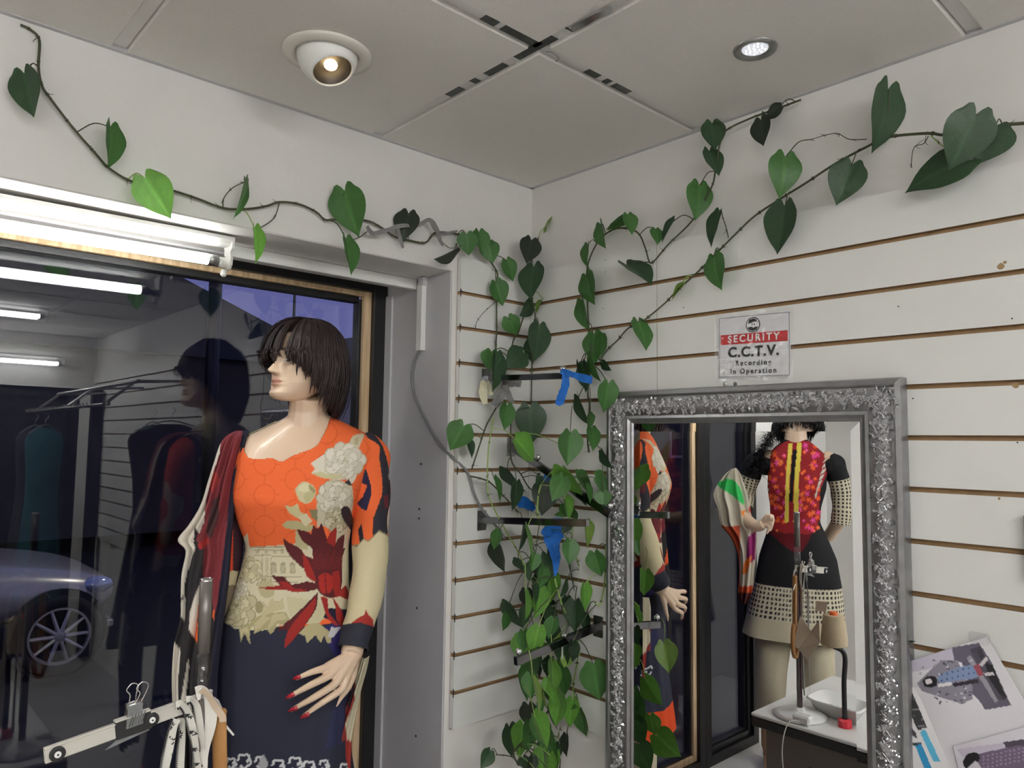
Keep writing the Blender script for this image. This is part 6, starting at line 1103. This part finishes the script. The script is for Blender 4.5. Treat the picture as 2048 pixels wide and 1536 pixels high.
hs = thing('tan_handle', 'tan leather-like scissor handle with an oval hole tied to the pole', 'handle', pp(438, 1420)); a = pp(438, 1418, PX+.004); b = pp(440, 1545, PX+.004)
V = bez([a, (a+b)/2+[.0, 0, .0], b, b+[0, 0, -.06]], 8); own(MB().tube(V, [.011, .0135]+[.0125]*(len(V)-2), 12, flat=.55).build('grip', MT['tan'], None, True), hs)
lp = b+np.array([0, 0, -.115]); own(MB().tube([lp+np.array([0, .016*math.sin(t), .056*math.cos(t)]) for t in np.linspace(0, 6.283, 25)], .008, 8, cap=False).build('loop', MT['tan'], None, True), hs)
own(MB().lathe([(.0005, -.002), (.014, -.002), (.014, .002), (.0005, .002)], lp, (1, 0, 0), 20).build('loop_lining', MT['rubber']), hs).scale = (1, 1, 1)
tg_ = MB(); tg_.tube([pp(395, 1383, PX+.02), pp(402, 1376, PX+.02)], .0012, 5); tag(tg_.build('cotton_bud', MT['white']), 'tiny white stick end poking out of the bundle top', 'stick')
tg_ = MB(); tg_.tube([pp(450, 1450, PX+.01), pp(467, 1470, PX+.01)], [.0022, .0018], 6); tag(tg_.build('frayed_cord_end', ragm), 'frayed white cord end sticking out right of the tan handle', 'cord')
tg_ = MB(); tg_.ribbon([pp(424, 1396, PX+.0), pp(432, 1402, PX), pp(440, 1420, PX)], .010, .0006); tag(tg_.build('torn_paper_tag', MT['white']), 'torn white paper tag behind the beige strap', 'tag')
# ------------------------------------------------------------------ sewing table and what the mirror shows on it
tz = .70
tb = thing('sewing_table', 'white topped sewing table with a black edge, seen in the mirror', 'table', (.65, -1.27, 0))
own(MB().box((.20, -1.60, tz-.012), (1.15, -.965, tz), c=.003).build('table_top', MT['white']), tb); own(MB().box((.20, -1.60, tz-.045), (1.15, -.965, tz-.013), c=.003).build('black_edge', MT['rubber']), tb)
own(MB().box((.24, -1.56, tz-.40), (1.11, -.995, tz-.046)).build('side_panel', mat('taupe_panel', srgb(110, 102, 92), .6)), tb)
hp = MB()
for x, z, r_ in ((.33, .50, .006), (.40, .56, .010), (.46, .48, .009), (.52, .58, .012), (.60, .55, .008)): hp.lathe([(r_, 0), (r_, .002)], (x, -.9945, z), (0, 1, 0), 14)
own(hp.build('panel_hole', MT['rubber']), tb)
for x in (.26, 1.09):
    for y in (-1.54, -1.01): own(MB().box((x-.02, y-.02, 0), (x+.02, y+.02, tz-.40), c=.003).build('leg', MT['rubber']), tb)
rp = lambda x, y, d=-1.06: refl(x, y, 1, d)
ft = thing('foam_tray', 'white foam tray full of small parts on the table, seen in the mirror', 'tray', (.46, -1.10, tz))
c0 = rp(1672, 1400, -1.08); mb = MB(); pr = [(.0, .0), (.10, .0), (.128, .045), (.134, .045), (.132, .050), (.124, .050), (.097, .006), (0, .006)]
V = []; nn = 28
for r_, h in pr:
    for j in range(nn):
        t_ = 2*math.pi*j/nn; c_, s_ = math.cos(t_), math.sin(t_); e = .45; V.append((c0[0]+r_*abs(c_)**e*np.sign(c_), -1.185+r_*.62*abs(s_)**e*np.sign(s_), tz+.001+h))
own(mesh('tray', V, gridF(len(pr), nn), MT['white'], None, True), ft)
for i in range(26): own(MB().box((c0[0]-.085+(i % 9)*.021, -1.215+(i//9)*.028, tz+.009), (c0[0]-.072+(i % 9)*.021, -1.205+(i//9)*.028, tz+.016), c=.001).build('small_part', MT['chromed'] if i % 3 else MT['rubber']), ft)
ad = thing('plug_adapter', 'white plug adapter with a thin cable at the table edge, seen in the mirror', 'adapter', rp(1608, 1432, -1.0)); q = rp(1606, 1432, -1.0); q[2] = tz
own(MB().box(q+[-.03, -.02, .001], q+[.03, .02, .030], c=.006).build('adapter_body', MT['white']), ad); own(MB().tube(bez([q+[.0, .018, .012], q+[-.03, .045, .004], q+[-.05, .05, -.10], q+[-.03, .05, -.3], q+[-.04, .06, -.5]], 6), .002, 6).build('cable', MT['white'], None, True), ad)
cn = thing('cone_stand', 'black bent cone stand with a red foot on the sewing table', 'stand', rp(1690, 1370, -1.12)); q = rp(1688, 1362, -1.08); q[2] = tz; tip = rp(1668, 1290, -1.06)
own(MB().lathe([(.022, 0), (.022, .022), (.012, .026)], q+[0, 0, .0005], n=20).build('red_foot', mat('red_plastic', srgb(214, 50, 66), .4)), cn); own(MB().tube(bez([q+[0, 0, .02], q+[.0, 0, .14], [q[0]+.004, q[1], tip[2]-.03], [tip[0], tip[1], tip[2]-.006]], 6), .008, 10).build('bent_rod', MT['rubber'], None, True), cn); own(MB().lathe([(.030, 0), (.030, .003)], (tip[0], tip[1], tip[2]-.004), n=24).build('spool_plate', MT['rubber']), cn)
co = thing('thread_cone', 'beige thread cone with an orange top on the cone stand, seen in the mirror', 'thread cone', tip); tc2 = mat('beige_thread', srgb(196, 178, 148), .8, noise=.15, scale=200)
hc_ = max(.08, rp(1668, 1226, -1.06)[2]-tip[2]); own(MB().lathe([(.041, 0), (.043, .004), (.033, hc_*.92), (.031, hc_*.94)], tip, n=32).build('thread', tc2, None, True), co); own(MB().lathe([(.014, hc_*.9), (.012, hc_+.004), (.008, hc_+.004)], tip, n=20).build('cone_core', mat('orange_core', srgb(232, 110, 50), .5)), co)
def scrap(label, pts, m, d):
    P = [rp(a, b, d+k*.004) for k, (a, b) in enumerate(pts)]; n = len(P); tag(MB().add([tuple(p) for p in P]+[tuple(p+np.array([0, -.001, 0])) for p in P], [tuple(range(n)), tuple(range(n, 2*n))[::-1]]+[(i, n+i, n+(i+1) % n, (i+1) % n) for i in range(n)]).build('paper_scrap', m), label, 'paper')
kr = mat('pattern_paper', srgb(206, 188, 166), .8, noise=.06, scale=20)
scrap('large kraft pattern paper scrap hanging beside the pole, seen in the mirror', [(1600, 1232), (1622, 1262), (1638, 1240), (1640, 1285), (1616, 1320), (1596, 1298), (1586, 1290)], kr, -1.03);  scrap('small square pattern paper pinned above the thread cone', [(1632, 1202), (1655, 1204), (1652, 1224), (1630, 1222)], kr, -1.05); 
# ------------------------------------------------------------------ the shop behind, mirrored in the window glass
rl = thing('garment_rail', 'long dark garment rail with pegs on the slatwall farther along, mirrored in the window', 'rail', (2.9, -.30, 1.9))
own(MB().tube([(2.0, -.32, 1.93), (3.9, -.32, 1.93)], .012, 8).build('rail', MT['chromed']), rl); own(MB().tube([(2.0, -.46, 1.80), (3.9, -.46, 1.80)], .010, 8).build('rail', MT['chromed']), rl)
for x in (2.05, 2.95, 3.85): own(MB().tube([(x, -.018, 1.95), (x, -.32, 1.93), (x, -.48, 1.79)], .009, 6).build('rail_bracket', MT['chromed']), rl)
for i in range(24): own(MB().tube([(2.08+i*.076, -.46, 1.80), (2.08+i*.076, -.52, 1.79), (2.08+i*.076, -.53, 1.81)], .005, 6).build('peg', MT['chrome']), rl)
def garment(label, x, y, z, w, L_, m, yw=0., ct='dress'):
    t = thing('hanging_garment', label, 'garment', (x, y, z)); fr_ = Frame((x, y, 0), yw); fr_.O[2] = 0
    V, nr = loft(fr_, [(z, -.03, .03, .03, -.03), (z-.03, -w*.4, w*.4, .04, -.04), (z-.08, -w*.5, w*.5, .06, -.06), (z-.3, -w*.42, w*.42, .07, -.07), (z-.45, -w*.40, w*.40, .06, -.06), (z-L_, -w*.6, w*.6, .09, -.09)], .02, 48, 2.2, lambda t_, zz: .08*np.sin(t_*7+x)*np.clip((z-zz), 0, 1)); own(mesh('cloth_body', V, gridF(nr, 48), m, None, True), t)
    own(MB().tube(bez([fr_.P(-w*.42, 0, z-.04), fr_.P(0, 0, z+.02), fr_.P(w*.42, 0, z-.04)], 5), .004, 6).build('hanger', MT['chromed'], None, True), t); own(MB().tube(bez([fr_.P(0, 0, z+.02), fr_.P(0, 0, z+.05), fr_.P(.015, 0, z+.075), fr_.P(0, 0, z+.095)], 5), .002, 6).build('hanger_hook', MT['chrome'], None, True), t)
for i, (x, y, z, w, L_, m, lb) in enumerate(((1.93, -.16, 1.70, .44, 1.15, 'darkcloth', 'dark grey cowl neck dress, first on the rail mirrored in the window'), (2.34, -.13, 1.70, .20, 1.2, 'tealcloth', 'teal garment hanging second on the mirrored rail'), (3.30, -.50, 1.68, .22, 1.1, 'tealcloth', 'teal garment hanging near the far end of the mirrored rail'), (3.62, -.50, 1.68, .22, 1.0, 'darkcloth', 'dark garment hanging last on the mirrored rail'))):
    garment(lb, x, y, z, w, L_, MT[m], 5)
tag(MB().box((3.88, -.10, .02), (3.95, -.03, 1.98), c=.003).build('display_upright', MT['rubber']), 'black display upright against the far slats, mirrored in the window', 'post')
bbs = MB().box((.9, -.008, 0), (XE, 0, .10), c=.002).build('baseboard_right', MT['bar']); tag(bbs, kind='structure')
